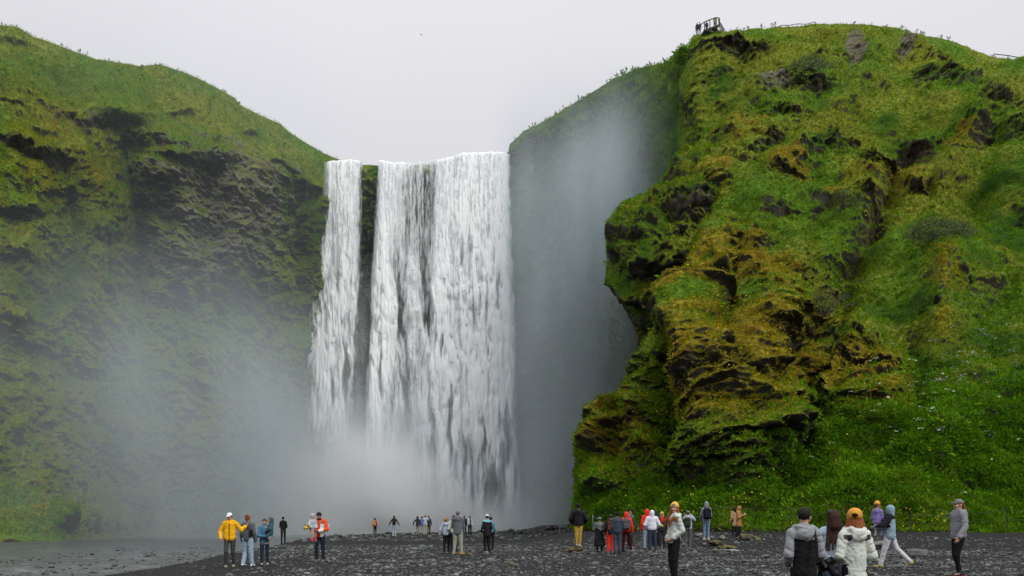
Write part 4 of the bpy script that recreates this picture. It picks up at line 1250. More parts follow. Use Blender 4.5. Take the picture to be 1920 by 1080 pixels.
def surface_nets(D, lo, h):
    ins = D < 0
    n = D.shape
    c = np.zeros(tuple(k - 1 for k in n), np.int8)
    offs = [(i, j, k) for i in (0, 1) for j in (0, 1) for k in (0, 1)]
    for (i, j, k) in offs:
        c += ins[i:n[0] - 1 + i, j:n[1] - 1 + j, k:n[2] - 1 + k]
    act = (c > 0) & (c < 8)
    I = np.argwhere(act)
    if len(I) == 0: return np.zeros((0, 3)), np.zeros((0, 4), int)
    idx = np.full(act.shape, -1, np.int64); idx[act] = np.arange(len(I))
    val = np.stack([D[I[:, 0] + i, I[:, 1] + j, I[:, 2] + k] for (i, j, k) in offs], 1)
    acc = np.zeros((len(I), 3)); cnt = np.zeros(len(I))
    for a in range(8):
        for b in range(a + 1, 8):
            da = np.abs(np.array(offs[a]) - np.array(offs[b])).sum()
            if da != 1: continue
            va, vb = val[:, a], val[:, b]; m = (va < 0) != (vb < 0)
            t_ = np.where(m, va / np.where(m, va - vb, 1), 0)
            pos = np.array(offs[a]) + t_[:, None] * (np.array(offs[b]) - np.array(offs[a]))
            acc += pos * m[:, None]; cnt += m
    V = lo + h * (I + acc / cnt[:, None])
    Q = []
    for axis in range(3):
        s0 = [slice(None)] * 3; s1 = [slice(None)] * 3
        s0[axis] = slice(0, n[axis] - 1); s1[axis] = slice(1, n[axis])
        e = ins[tuple(s0)] != ins[tuple(s1)]; flip = ins[tuple(s0)]
        E = np.argwhere(e); fl = flip[e]
        u, w = [(1, 2), (2, 0), (0, 1)][axis]
        ok = (E[:, u] >= 1) & (E[:, w] >= 1) & (E[:, u] < n[u] - 1) & (E[:, w] < n[w] - 1)
        E = E[ok]; fl = fl[ok]
        def cell(du, dw):
            q = E.copy(); q[:, u] += du; q[:, w] += dw
            return idx[q[:, 0], q[:, 1], q[:, 2]]
        q = np.stack([cell(-1, -1), cell(0, -1), cell(0, 0), cell(-1, 0)], 1)
        q[~fl] = q[~fl][:, ::-1]
        Q.append(q)
    Q = np.concatenate(Q)
    return V, Q


_mc = {}


def cloth(col, rough=.85, nm='fabric'):
    key = ('c', tuple(col), rough)
    if key not in _mc:
        N = NT(nm); co = N.coord()
        a = N.noise(co, 5.0, 4, .6); b = N.noise(co, 60.0, 3, .6)
        c = N.mix(a, tuple(q * .82 for q in col), tuple(min(1, q * 1.12) for q in col))
        c = N.mix(N.ss(b, .4, .7, 0, .25), c, tuple(q * .7 for q in col))
        _mc[key] = N.surf(N.principled(c, rough, N.bump(N.math('ADD', a, N.math('MULTIPLY', b, .15)), .35, .03), .12))
    return _mc[key]


def skin_mat(tone=0):
    key = ('s', tone)
    if key not in _mc:
        col = [(.52, .30, .21), (.40, .22, .145), (.22, .115, .07)][tone]
        N = NT('skin'); co = N.coord(); a = N.noise(co, 22, 3)
        s = N.principled(N.mix(a, tuple(q * .88 for q in col), col), .55, None, .35)
        _mc[key] = N.surf(s)
    return _mc[key]


def hair_mat(col):
    key = ('h', tuple(col))
    if key not in _mc:
        N = NT('hair_strands'); co = N.coord()
        a = N.noise(N.mapping(co, (60, 60, 7)), 1.0, 4, .6)
        s = N.principled(N.mix(a, tuple(q * .45 for q in col), tuple(min(1, q * 1.5) for q in col)), .6, N.bump(a, .8, .02), .15)
        _mc[key] = N.surf(s)
    return _mc[key]


def rotz(d):
    a = math.radians(d); return np.array([[math.cos(a), -math.sin(a), 0], [math.sin(a), math.cos(a), 0], [0, 0, 1]])


def rotx(d):
    a = math.radians(d); return np.array([[1, 0, 0], [0, math.cos(a), -math.sin(a)], [0, math.sin(a), math.cos(a)]])


def frame_of(d, side=A_(1, 0, 0)):
    d = d / max(np.linalg.norm(d), 1e-6)
    s = side - d * (side @ d)
    if np.linalg.norm(s) < .1: s = A_(0, 1, 0) - d * d[1]
    s /= np.linalg.norm(s)
    return d, s, np.cross(d, s)


def wrinkles(amp, fr=7.0, quilt=0.0, seed=0.0):
    def f(p):
        x, y, z = p[:, 0], p[:, 1], p[:, 2]
        sx = np.sign(x) * .9
        a = np.abs(perlin((x + sx * z * .5) * 5 + seed, y * 5, (z - sx * x * .6) * 9))          # diagonal drag folds
        b = np.abs(perlin(x * 6 + seed + 9, y * 6, z * 16))                                     # stacked creases
        n = amp * (1.15 - 2.6 * (1 - np.clip(a * 3, 0, 1)) * .55 - .5 * (1 - np.clip(b * 3, 0, 1)) + .35 * perlin(x * 5, y * 5 + seed, z * 4)) * -.62 + amp * .4
        if quilt: n = n - quilt * (np.abs(np.sin(np.pi * z / .072)) - .6)
        return n
    return f


ARMS = dict(
    relaxed=dict(e=(.225, .02, 1.13), w=(.240, -.06, .89)),
    pockets=dict(e=(.250, .08, 1.13), w=(.185, -.13, .97)),
    front=dict(e=(.22, -.04, 1.11), w=(.07, -.27, 1.04)),
    phone=dict(e=(.215, -.08, 1.11), w=(.075, -.30, 1.27)),
    face=dict(e=(.27, -.17, 1.33), w=(.085, -.20, 1.56)),
    out=dict(e=(.32, 0, 1.17), w=(.44, -.02, .94)),
    back=dict(e=(.26, .12, 1.14), w=(.24, .16, .90)),
    fwd=dict(e=(.22, -.07, 1.13), w=(.225, -.24, .93)),
    hip=dict(e=(.28, -.02, 1.15), w=(.19, -.10, .93)),
)
_pn = [0]


class Person:
    """a whole figure in its own frame: faces -y, +x is its left, 1.75 units tall"""
    def __init__(s, label, px=None, feet=None, top=None, Y=None, H=None, yaw=0, z=None, arms=('relaxed', 'relaxed'), legs=None, skin=0, head=(0, 0), lean=0.0,
                 headscale=1.0, build=1.0, vox=None, group=None, X=None, seated=False, hunch=0.0):
        g = 0.0
        if X is None:
            if Y is None:
                Y = 30.0
                for _ in range(12):
                    g = float(ground_z(np.array([(px - 960) / F * Y]), np.array([Y]))[0]); Y = F * (CAMZ - g) / (feet - HZ)
            X = (px - 960) / F * Y
        g = float(ground_z(np.array([X]), np.array([Y]))[0])
        if z is None: z = g if feet is None or Y is None else g
        if H is None: H = (CAMZ + (HZ - top) / F * Y) - z
        s.H = H; s.k = H / 1.75; s.X, s.Y, s.z, s.yaw = X, Y, z, yaw
        s.lab = label; s.group = group
        s.h = vox or (.0075 if Y < 12 else .0105 if Y < 19 else .014 if Y < 31 else .018 if Y < 45 else .028)
        s.h /= s.k
        s.headyaw, s.headpitch = head; s.hs = headscale; s.b = build; s.skin = skin; s.hunch = hunch
        sa = lambda a: ARMS[a] if isinstance(a, str) else a
        L, R = sa(arms[0]), sa(arms[1])      # L: local -x, R: local +x
        m = A_(-1, 1, 1)
        s.arm = [(A_(-.165 * build, .005, 1.42), A_(*L['e']) * m, A_(*L['w']) * m), (A_(.165 * build, .005, 1.42), A_(*R['e']), A_(*R['w']))]
        legs = legs or {}
        dk = dict(kl=(-.10, -.02, .50), al=(-.105, .02, .085), kr=(.10, -.02, .50), ar=(.105, .02, .085), tl=None, tr=None, hip=(0, 0, 0))
        dk.update(legs); s.hipo = A_(*dk['hip'])
        s.leg = [(A_(-.088, 0, .93) + s.hipo, A_(*dk['kl']), A_(*dk['al']), dk['tl']), (A_(.088, 0, .93) + s.hipo, A_(*dk['kr']), A_(*dk['ar']), dk['tr'])]
        s.Rh = rotz(s.headyaw) @ rotx(s.headpitch)
        s.neck0 = A_(0, .012 - hunch, 1.50)
        s.seed = _pn[0] * 7.3; _pn[0] += 1
        s.o = None
        s.body()

    # head-frame point (relative to an upright head) -> figure frame
    def ht(s, p):
        p = (np.asarray(p, float) - A_(0, .012, 1.50)) * s.hs
        return s.neck0 + s.Rh @ p

    def hell(s, f, c, r, k=.012, op='u'):
        f.ell(s.ht(c), np.asarray(r) * s.hs, k, s.Rh, op)

    def hcap(s, f, a, b, ra, rb=None, k=.012, op='u'):
        f.cap(s.ht(a), s.ht(b), ra * s.hs, None if rb is None else rb * s.hs, k, op=op)

    def emit(s, name, f, mats, noise=None, matfn=None, h=None, parent=True, smooth=True):
        V, Q = f.mesh(h or s.h, noise)
        if len(Q) == 0: return None
        mi = None
        if matfn is not None: mi = matfn(V[Q].mean(1)).astype(np.int32)
        o = mesh_np(name, V * s.k, Q, np.full(len(Q), 4), mats if isinstance(mats, (list, tuple)) else [mats], smooth, mat_idx=mi)
        if parent: o.parent = s.o
        return o

    def body(s):
        f = Field(); b = s.b
        s.hell(f, (0, .012, 1.655), (.074, .094, .092)); s.hcap(f, (0, -.022, 1.605), (0, -.042, 1.553), .060, .040)
        s.hcap(f, (0, -.080, 1.635), (0, -.108, 1.602), .010, .0135, .010)
        for sx in (-1, 1):
            s.hell(f, (sx * .078, .012, 1.622), (.011, .022, .031), .006); s.hell(f, (sx * .034, -.072, 1.60), (.026, .022, .022), .015)
        s.hell(f, (0, -.083, 1.573), (.026, .014, .009), .008)
        s.hell(f, (0, -.076, 1.658), (.055, .018, .012), .012)
        f.cap((0, .018, 1.40), s.ht((0, .012, 1.57)), .056, .052, .02)
        f.cap((0, 0, 1.34), (0, 0, 1.16), .118 * b, .108 * b, .04, (1, 1.4, 1)); f.cap((0, 0, 1.14), (0, 0, .95) + s.hipo * .7, .11 * b, .125 * b, .04, (1, 1.35, 1))
        f.cap((-.11 * b, 0, 1.395), (.11 * b, 0, 1.395), .050, .050, .04)
        for (sh, el, wr) in s.arm:
            f.cap(sh, el, .047, .039, .03); f.cap(el, wr, .038, .027, .02); s.hand(f, el, wr)
        for (hp, kn, an, tv) in s.leg:
            f.cap(hp, kn, .078, .052, .03); f.cap(kn, an, .050, .036, .02)
            tv_ = s.toe(tv); f.cap(an + A_(0, 0, -.035), an + tv_ * .15 + A_(0, 0, -.05), .034, .026, .02)
        eyeL, eyeR = s.ht((-.031, -.085, 1.634)), s.ht((.031, -.085, 1.634)); mo = s.ht((0, -.093, 1.574))
        def mf(c):
            i = np.zeros(len(c), int)
            for e in (eyeL, eyeR): i[np.linalg.norm((c - e) / A_(1.3, 1.6, .75), axis=1) < .0125 * s.hs] = 1
            i[np.linalg.norm((c - mo) / A_(1.9, 1.5, .6), axis=1) < .014 * s.hs] = 2
            return i
        s.o = None
        V, Q = f.mesh(s.h)
        s.o = mesh_np('person', V * s.k, Q, np.full(len(Q), 4), [skin_mat(s.skin), cloth((.018, .012, .010), .4), cloth((.30, .10, .085), .5)], True, mat_idx=mf(V[Q].mean(1)))
        s.o.location = (s.X, s.Y, s.z); s.o.rotation_euler = (0, 0, math.radians(s.yaw))
        tag(s.o, s.lab, 'person', s.group)

    def toe(s, tv):
        v = A_(0, -1, 0) if tv is None else A_(*tv); return v / np.linalg.norm(v)

    def hand(s, f, el, wr):
        d, sd, nn = frame_of(wr - el, A_(0, -1, 0) if abs((wr - el)[1]) < .8 * np.linalg.norm(wr - el) else A_(0, 0, 1))
        # the palm faces inwards; nn is its normal
        if nn[0] * wr[0] > 0: nn = -nn
        R = np.stack([sd, nn, d], 1)
        f.ell(wr + d * .048, (.040, .017, .052), .012, R)
        for i, (o_, L) in enumerate([(.030, .066), (.010, .076), (-.010, .070), (-.029, .055)]):
            a = wr + d * .088 + sd * o_; b = a + (d * .92 + nn * .38 + sd * o_ * .8) * L * .55; c = b + (d * .6 + nn * .8) * L * .5
            f.cap(a, b, .0095, .0088, .004); f.cap(b, c, .0088, .0075, .003)
        a = wr + d * .028 + sd * .034; b = a + (d * .6 + sd * .62 + nn * .3) * .045; c = b + (d * .85 + nn * .45) * .032
        f.cap(a, b, .0125, .0105, .006); f.cap(b, c, .0102, .0085, .003)

    # ---------------------------------------------------------------- clothes
    def jacket(s, col, hem=.86, puff=0., quilt=0., hood=None, fit=1., yoke=None, col2=None, matfn=None, mats=None, open_=False, name='jacket', rough=.8, sleeve=1., wr=.0075, flare=0.0, zipc=None):
        f = Field(); b = s.b * fit; p = .012 + puff
        lo = A_(0, 0, hem) + s.hipo * .8
        f.cap((0, -s.hunch * .6, 1.36), (0, 0, 1.12), .142 * b + p, .136 * b + p, .05, (1, 1.32, 1))
        f.cap((0, 0, 1.12), lo + A_(0, 0, .10), .136 * b + p, .156 * b + p + flare, .05, (1, 1.28, 1))
        f.plane((0, 0, 1), lo)
        f.cap((-.115 * b, -s.hunch * .5, 1.408), (.115 * b, -s.hunch * .5, 1.408), .055 + p * .6, None, .05)
        for sx in (-1, 1): f.cap((sx * .05, .01, 1.475), (sx * .14 * b, .005, 1.425), .045 + p * .4, .050 + p * .5, .04)
        f.cap((0, .012 - s.hunch, 1.44), (0, .008 - s.hunch, 1.505), .076, .070, .02)
        for (sh, el, wr_) in s.arm:
            d = (wr_ - el) / np.linalg.norm(wr_ - el)
            f.cap(sh + A_(0, 0, -.005), el, .056 * sleeve + p * .8, .047 * sleeve + p * .8, .035); f.cap(el, wr_ - d * .012, .047 * sleeve + p * .8, .040 * sleeve + p * .8, .02)
        if hood == 'down':
            for a, c in (((-.115, -.035, 1.485), (-.085, .075, 1.485)), ((-.085, .075, 1.485), (0, .115, 1.455)), ((0, .115, 1.455), (.085, .075, 1.485)), ((.085, .075, 1.485), (.115, -.035, 1.485))):
                f.cap(a, c, .036, .046, .03)
            f.ell((0, .115, 1.405), (.11, .055, .085), .03)
        f2 = None
        if hood == 'up': f2 = s.hood_field()
        mats_ = mats or [cloth(col, rough)] + ([cloth(col2, rough)] if col2 is not None else [])
        fn = matfn
        if yoke is not None:
            def fn(c, yz=yoke):
                return ((c[:, 2] > yz + .03 * np.abs(c[:, 0]) / .2 - .0)).astype(int)
        o = s.emit(name, f, mats_, wrinkles(wr, 7, quilt, s.seed), fn)
        if f2 is not None: s.emit('hood', f2, cloth(col, rough), wrinkles(.004, 10, 0, s.seed))
        if zipc is not None:
            z = Field()
            for q in np.linspace(hem + .02, 1.40, 12): z.box((0, -(.152 * b + p + .02) / 1.38 - .008 * 0, q), (.006, .012, .03), .003)
            s.emit('zip', z, cloth(zipc, .5), h=max(s.h * .6, .006))
        return o

    def hood_field(s):
        f = Field()
        s.hell(f, (0, .018, 1.655), (.098, .122, .118), .02); s.hcap(f, (0, .03, 1.60), (0, .035, 1.49), .100, .094, .03)
        s.hell(f, (0, -.135, 1.615), (.064, .10, .086), .0, 's')
        return f

    def trousers(s, col, w=1., hem=.0, rough=.9, name='trousers', wr=.006, short=None, taper=1., col2=None):
        f = Field(); b = s.b
        f.cap(A_(-.05, .0, .965) + s.hipo, A_(.05, .0, .965) + s.hipo, .105 * b + .008, None, .04, (1, 1.15, 1))
        f.cap(A_(-.04, .0, 1.03) + s.hipo * .8, A_(.04, .0, 1.03) + s.hipo * .8, .098 * b, None, .04, (1, 1.1, 1))
        for (hp, kn, an, tv) in s.leg:
            f.cap(hp, kn, .094 * w * b, .070 * w, .03); d = (an - kn) / np.linalg.norm(an - kn)
            f.cap(kn, an + d * hem, .068 * w, .054 * w * taper, .02)
        mats_ = [cloth(col, rough)] + ([cloth(col2, rough)] if col2 else [])
        return s.emit(name, f, mats_, wrinkles(wr, 8, 0, s.seed + 3))

    def shoes(s, col, sole=(.30, .30, .29), name='shoe', big=1.0):
        for (hp, kn, an, tv) in s.leg:
            f = Field(); v = s.toe(tv)
            base = an + A_(0, 0, -.050)
            f.cap(base - v * .045, base + v * .155 + A_(0, 0, -.008), .043 * big, .036 * big, .02, ); f.cap(an + A_(0, 0, .03), base - v * .02, .050 * big, .046 * big, .02)
            f.plane((0, 0, 1), (0, 0, an[2] - .085))
            zc = an[2] - .085 + .028
            s.emit(name, f, [cloth(col, .6), cloth(sole, .7)], matfn=lambda c, zc=zc: (c[:, 2] < zc).astype(int))

    def hair(s, col, style='short', length=.3, back=1.0):
        f = Field()
        s.hell(f, (0, .020, 1.668), (.086, .104, .094), .02)
        if style in ('long', 'bob'):
            s.hcap(f, (0, .065, 1.63), (0, .085, 1.50), .082, .078, .03)
            if style == 'long':
                s_ = s.ht((0, .085, 1.52))
                e_ = A_(0, .155, 1.50 - length)
                for x in (-.085, -.045, 0, .045, .085): f.cap(s_ + A_(x, 0, 0), e_ + A_(x * 1.1, .012 * math.cos(x * 90), .02 * math.sin(x * 70)), .034, .016, .018, (1, 1.5, 1))
            for sx in (-1, 1): s.hcap(f, (sx * .070, -.005, 1.63), (sx * .072, .012, 1.50), .030, .032, .02)
        if style == 'locks':        # long hair over the front of the shoulders
            s.hcap(f, (0, .065, 1.63), (0, .085, 1.50), .082, .078, .03)
            for sx in (-1, 1):
                s.hcap(f, (sx * .070, -.010, 1.63), (sx * .080, -.03, 1.50), .032, .036, .02)
                a = s.ht((sx * .080, -.03, 1.50)); f.cap(a, A_(sx * .09, -.165, 1.36), .036, .036, .02); f.cap(A_(sx * .09, -.165, 1.36), A_(sx * .10, -.175, 1.22), .036, .016, .02)
        if style == 'wide':
            for q in np.linspace(-1, 1, 7): s.hcap(f, (q * .075, .075 - .05 * q * q, 1.62), (q * .120, .105 - .07 * q * q, 1.475 + .02 * math.sin(q * 5)), .036, .018, .014)
        if style == 'bun': s.hell(f, (0, .085, 1.735), (.052, .05, .045), .02); s.hcap(f, (0, .06, 1.63), (0, .06, 1.57), .062, .045, .02)
        if style == 'tail': s.hcap(f, (0, .10, 1.64), (0, .15, 1.52), .034, .034, .02); s.hcap(f, (0, .15, 1.52), (0, .14, 1.42), .034, .014, .02)
        if style == 'curly': s.hell(f, (0, .045, 1.64), (.115, .115, .115), .02); s.hcap(f, (0, .06, 1.60), (0, .06, 1.50), .10, .085, .03)
        s.hell(f, (0, -.115, 1.600), (.066, .088, .075), .0, 's')
        if style in ('short', 'bun', 'tail'):
            n = s.Rh @ A_(0, .55, .83); n /= np.linalg.norm(n)
            f.plane(n, s.ht((0, .06, 1.585)))
        am = .012 if style == 'curly' else .005
        if style != 'curly':
            return s.emit('hair', f, hair_mat(col), lambda p, sd=s.seed: .008 * perlin(p[:, 0] * 45 + sd, p[:, 1] * 45, p[:, 2] * 6) + .004 * perlin(p[:, 0] * 90, p[:, 1] * 90 + sd, p[:, 2] * 10))
        return s.emit('hair', f, hair_mat(col), wrinkles(am, 22 if style == 'curly' else 16, 0, s.seed))

    def hat(s, kind, col, brim=None, patch=None):
        f = Field(); n = s.Rh @ A_(0, 0, 1)
        if kind == 'beanie':
            s.hell(f, (0, .016, 1.672), (.094, .112, .112), .01); f.plane(n, s.ht((0, 0, 1.652)))
            o = s.emit('beanie', f, cloth(col, .95), wrinkles(.004, 26, 0, s.seed))
        elif kind == 'cap':
            s.hell(f, (0, .014, 1.680), (.088, .108, .088), .01); f.plane(n, s.ht((0, 0, 1.672)))
            f2 = Field()
            s.hell(f2, (0, -.105 if brim is None else brim, 1.678), (.070, .082, .010), .01)
            s.emit('cap', f, cloth(col, .8), None, h=min(s.h, .014 / s.k))
            o = s.emit('brim', f2, cloth(col, .8), None, h=min(s.h, .010 / s.k))
        elif kind == 'bobble':
            s.hell(f, (0, .016, 1.676), (.096, .112, .106), .01); f.plane(n, s.ht((0, 0, 1.645))); s.hell(f, (0, .02, 1.80), (.04, .04, .04), .01)
            o = s.emit('bobble_hat', f, cloth(col, .95))
        elif kind == 'rain':
            s.hell(f, (0, .015, 1.70), (.10, .11, .07), .01); s.hell(f, (0, .015, 1.665), (.155, .165, .018), .02)
            o = s.emit('rain_hat', f, cloth(col, .5))
        return o

    def glasses(s, col=(.01, .01, .01)):
        f = Field()
        for sx in (-1, 1): s.hell(f, (sx * .034, -.098, 1.634), (.028, .012, .020), .004)
        s.hcap(f, (-.08, -.06, 1.64), (-.05, -.096, 1.64), .006); s.hcap(f, (.08, -.06, 1.64), (.05, -.096, 1.64), .006)
        s.emit('sunglasses', f, cloth(col, .2), h=min(s.h, .012 / s.k))

    def w2(s, p):
        """figure frame -> world"""
        q = rotz(s.yaw) @ (np.asarray(p, float) * s.k); return A_(s.X, s.Y, s.z) + q

    def thing(s, name, f, mats, label, cat, origin, h=None, noise=None, matfn=None, group=None):
        """an object of its own placed in this figure's frame"""
        origin = np.asarray(origin, float)
        V, Q = f.mesh(h or s.h, noise)
        mi = matfn(V[Q].mean(1)).astype(np.int32) if matfn else None
        o = mesh_np(name, (V - origin) * s.k, Q, np.full(len(Q), 4), mats if isinstance(mats, (list, tuple)) else [mats], True, mat_idx=mi)
        o.location = s.w2(origin); o.rotation_euler = (0, 0, math.radians(s.yaw))
        if label: tag(o, label, cat, group)
        return o

    def sub(s, name, f, mats, parent, origin, h=None, noise=None, matfn=None):
        o = s.thing(name, f, mats, None, None, origin, h, noise, matfn)
        o.location = (0, 0, 0); o.rotation_euler = (0, 0, 0); o.parent = parent
        return o

    def backpack(s, col, label, col2=None, size=1.0, dy=0.0):
        org = A_(0, .20 + dy, 1.20); f = Field(); h = min(s.h, .02 / s.k)
        f.box(org + A_(0, .01, 0), (.095 * size, .04 * size, .16 * size), .06 * size, .02); f.ell(org + A_(0, .0, .19 * size), (.12 * size, .075 * size, .07 * size), .03)
        o = s.thing('backpack', f, cloth(col, .8), label, 'backpack', org, h, wrinkles(.006, 8, 0, s.seed))
        g = Field(); g.box(org + A_(0, .10 * size, -.06 * size), (.075 * size, .018, .075 * size), .03 * size, .01)
        s.sub('pocket', g, cloth(col2 or tuple(q * 1.25 for q in col), .8), o, org, h)
        for sx in (-1, 1):
            t_ = Field(); q = .10
            pts = [(sx * q, .12, 1.36), (sx * q, .05, 1.50), (sx * q, -.085, 1.475), (sx * q * 1.05, -.165, 1.36), (sx * q * 1.2, -.165, 1.20), (sx * q * 1.7, -.05, 1.08), (sx * q, .12, 1.06)]
            for a, b in zip(pts[:-1], pts[1:]): t_.cap(a, b, .020, None, .01)
            s.sub('strap', t_, cloth(tuple(x * .8 for x in col), .8), o, org, h)
        return o

    def camera(s, label, at, aim=(0, -1, 0), big=1.0, lens_col=(.012, .012, .013)):
        org = np.asarray(at, float); aim = A_(*aim) / np.linalg.norm(aim); h = .008 / s.k
        d, sd, up = frame_of(aim, A_(1, 0, 0)); R = np.stack([sd, d, up], 1)
        f = Field(); f.box(org, (.058 * big, .022 * big, .038 * big), .012, .004, R); f.box(org + up * .05 * big * np.sign(up[2] + 1e-6), (.02 * big, .016 * big, .010 * big), .008, .006, R)
        f.box(org + sd * .052 * big + d * .02 * big, (.012 * big, .02 * big, .036 * big), .010, .006, R)
        o = s.thing('camera', f, cloth((.012, .012, .013), .4), label, 'camera', org, h)
        g = Field(); g.cap(org + d * .03 * big, org + d * .10 * big, .034 * big, .036 * big, .004); g.cap(org + d * .10 * big, org + d * .125 * big, .041 * big, None, .004)
        s.sub('lens', g, cloth(lens_col, .35), o, org, h)
        return o
# ------------------------------------------------------------------ the visitors
BLACK = (.014, .014, .016); CHAR = (.035, .036, .040); NAVY = (.022, .034, .058); GREY = (.20, .21, .22); LGREY = (.42, .44, .46); WHITE = (.72, .73, .74)
JEAN = (.17, .25, .36); LJEAN = (.30, .40, .50); DJEAN = (.045, .065, .095); KHAKI = (.28, .27, .20); TAN = (.42, .27, .11); RED = (.62, .022, .016); ORANGE = (.72, .10, .02)
HBLK = (.012, .010, .009); HBRN = (.055, .028, .014); HRED = (.20, .065, .022); HLBR = (.20, .11, .05)
WALK_F = dict(kl=(-.10, -.14, .52), al=(-.11, -.06, .10), kr=(.10, .0, .50), ar=(.10, .12, .10))

# --- group by the river
p = Person('person in a yellow jacket and white cap reaching towards the grey puffer jacket', 431, 1064, 962, yaw=12, legs=WALK_F, build=1.05, head=(-14, 12),
           arms=(dict(e=(.30, .03, 1.14), w=(.255, -.12, .93)), dict(e=(.35, .03, 1.20), w=(.47, .08, 1.32))))
p.jacket((.78, .40, .008), hem=.86, puff=.012, hood='down', zipc=(.05, .03, .01), wr=.010); p.trousers((.050, .052, .052), .95); p.shoes((.20, .21, .21), (.42, .60, .06)); p.hair(HBRN); p.hat('cap', (.70, .70, .74))

p = Person('person in a grey quilted puffer jacket and baggy pale jeans seen from behind', 465, 1062, 966, yaw=170, legs=dict(kl=(-.10, .0, .50), al=(-.12, -.05, .085), kr=(.11, -.04, .50), ar=(.13, .10, .10)), build=1.02)
p.jacket((.085, .10, .105), hem=.87, puff=.02, quilt=.008, hood='down', rough=.5); p.trousers(LJEAN, 1.25, wr=.011); p.shoes(WHITE, BLACK); p.hair(HRED, 'bun')
f = Field(); f.box((-.19, .14, 1.14), (.035, .02, .085), .02); f.cap((-.18, .15, 1.22), (.03, .165, 1.45), .014)
p.thing('sling_bag', f, cloth(BLACK, .6), 'black sling bag worn across the grey quilted puffer jacket', 'bag', (-.19, .14, 1.14), h=.012)

p = Person('person in a blue jacket carrying a toddler in a dark blue hooded suit', 496, 1059, 973, yaw=20, head=(-8, 4), arms=(dict(e=(.24, -.08, 1.10), w=(-.10, -.27, 1.08)), dict(e=(.26, -.08, 1.12), w=(.20, -.30, 1.04))))
p.jacket((.070, .17, .27), hem=.76, puff=.006, hood='down'); p.trousers((.020, .034, .050), .95); p.shoes((.40, .41, .35)); p.hair(HBRN)
tl = p
SIT = dict(kl=(-.10, -.22, .80), al=(-.12, -.20, .42), kr=(.10, -.20, .78), ar=(.14, -.16, .40), tl=(0, -.7, -.4), tr=(0, -.7, -.4))


def child(label, parent, at, H, yaw, **kw):
    w = parent.w2(at)
    return Person(label, X=w[0], Y=w[1], z=w[2], H=H, yaw=yaw, headscale=1.35, build=.98, vox=kw.pop('vox', .013), **kw)


c = child('toddler in a dark blue hooded suit held by the person in the blue jacket', tl, (.22, -.22, .62), 1.02, -60, legs=SIT, arms=('front', dict(e=(.26, -.1, 1.15), w=(.2, -.26, 1.22))), head=(0, 5))
c.jacket((.045, .095, .115), hem=.86, puff=.02, hood='up', wr=.009); c.trousers((.040, .085, .105), 1.1); c.shoes((.25, .25, .25))
f = Field(); pts = [c.ht((math.sin(t) * .078, -.062, 1.615 + math.cos(t) * .092)) for t in np.linspace(0, 6.283, 13)]
for a, b in zip(pts[:-1], pts[1:]): f.cap(a, b, .013)
o = c.emit('hood_trim', f, cloth((.75, .20, .02)), h=.014)

p = Person('person dressed all in black standing alone at the water with back turned', 531, 1020, 969, yaw=178, arms=('front', 'front'), build=1.04)
p.jacket((.012, .012, .014), hem=.90, fit=.96); p.trousers((.013, .014, .018), .9); p.shoes(BLACK, BLACK); p.hair(HBLK)


def redwhite(c):
    return np.where((c[:, 0] > .055) & (c[:, 2] < 1.33) & (c[:, 0] < .20), 1, np.where((c[:, 0] > .03) & (c[:, 0] < .085) & (c[:, 2] > 1.3), 2, 0)).astype(int)


p = Person('person in an orange-red and white jacket carrying a child in a grey raincoat', 600, 1053, 960, yaw=-6, skin=1, build=1.06, head=(-16, 26), legs=dict(kl=(-.11, -.05, .50), al=(-.12, .0, .085), kr=(.10, .02, .5), ar=(.10, .06, .09)),
           arms=(dict(e=(.27, -.10, 1.14), w=(.05, -.29, 1.09)), dict(e=(.28, -.09, 1.13), w=(.03, -.30, 1.08))))
p.jacket((.70, .060, .016), hem=.86, puff=.010, mats=[cloth((.70, .060, .016)), cloth((.62, .66, .64)), cloth((.16, .20, .18))], matfn=redwhite)
f = Field(); f.box((.335, -.045, 1.27), (.004, .04, .045), .004)
p.emit('sleeve_patch', f, [cloth(WHITE), cloth(RED)], h=.010, matfn=lambda c: (np.hypot(c[:, 1] + .045, c[:, 2] - 1.27) < .022).astype(int))
f = Field(); f.ell((0, -.05, 1.485), (.085, .075, .05)); p.emit('neck_gaiter', f, cloth(BLACK)); p.trousers((.018, .022, .036), .98); p.shoes((.07, .07, .075), LGREY); p.hair(HBLK)
dad = p
c = child('child in a grey raincoat with bare legs and pink socks held in two arms', dad, (-.17, -.26, .56), 1.12, 40, legs=dict(kl=(-.10, -.22, .78), al=(-.16, -.18, .40), kr=(.10, -.22, .78), ar=(.09, -.16, .38), tl=(0, -.7, -.5), tr=(0, -.7, -.5)), arms=(dict(e=(.27, -.1, 1.2), w=(.20, -.25, 1.05)), 'front'))
c.jacket((.36, .39, .42), hem=.84, puff=.03, hood='up', col2=None, wr=.012, rough=.4)
for (hp, kn, an, tv) in c.leg:
    f = Field(); f.cap(kn + (an - kn) * .72, an, .046); v = c.toe(tv); f.cap(an + A_(0, 0, -.02), an + v * .12 + A_(0, 0, -.03), .046, .04); c.emit('sock', f, cloth((.75, .06, .12)))
    f = Field(); f.cap(an + v * -.03 + A_(0, 0, -.055), an + v * .15 + A_(0, 0, -.05), .035, .03); c.emit('shoe', f, cloth((.05, .035, .03)))
T0_ = A_(-.30, -.40, 1.22)
f = Field(); f.ell(T0_ + A_(0, 0, .05), (.075, .06, .055)); f.ell(T0_ + A_(-.04, -.02, -.03), (.08, .06, .055)); f.ell(T0_ + A_(.05, 0, 0), (.06, .05, .06))
BS_ = [(T0_ + A_(*q), r) for q, r in (((-.07, -.02, .085), .034), ((-.11, -.03, -.065), .038), ((.03, -.055, .05), .034), ((0, -.06, -.03), .022))]
for q, r in BS_: f.ell(q, (r * .85, r * .7, r * .8))
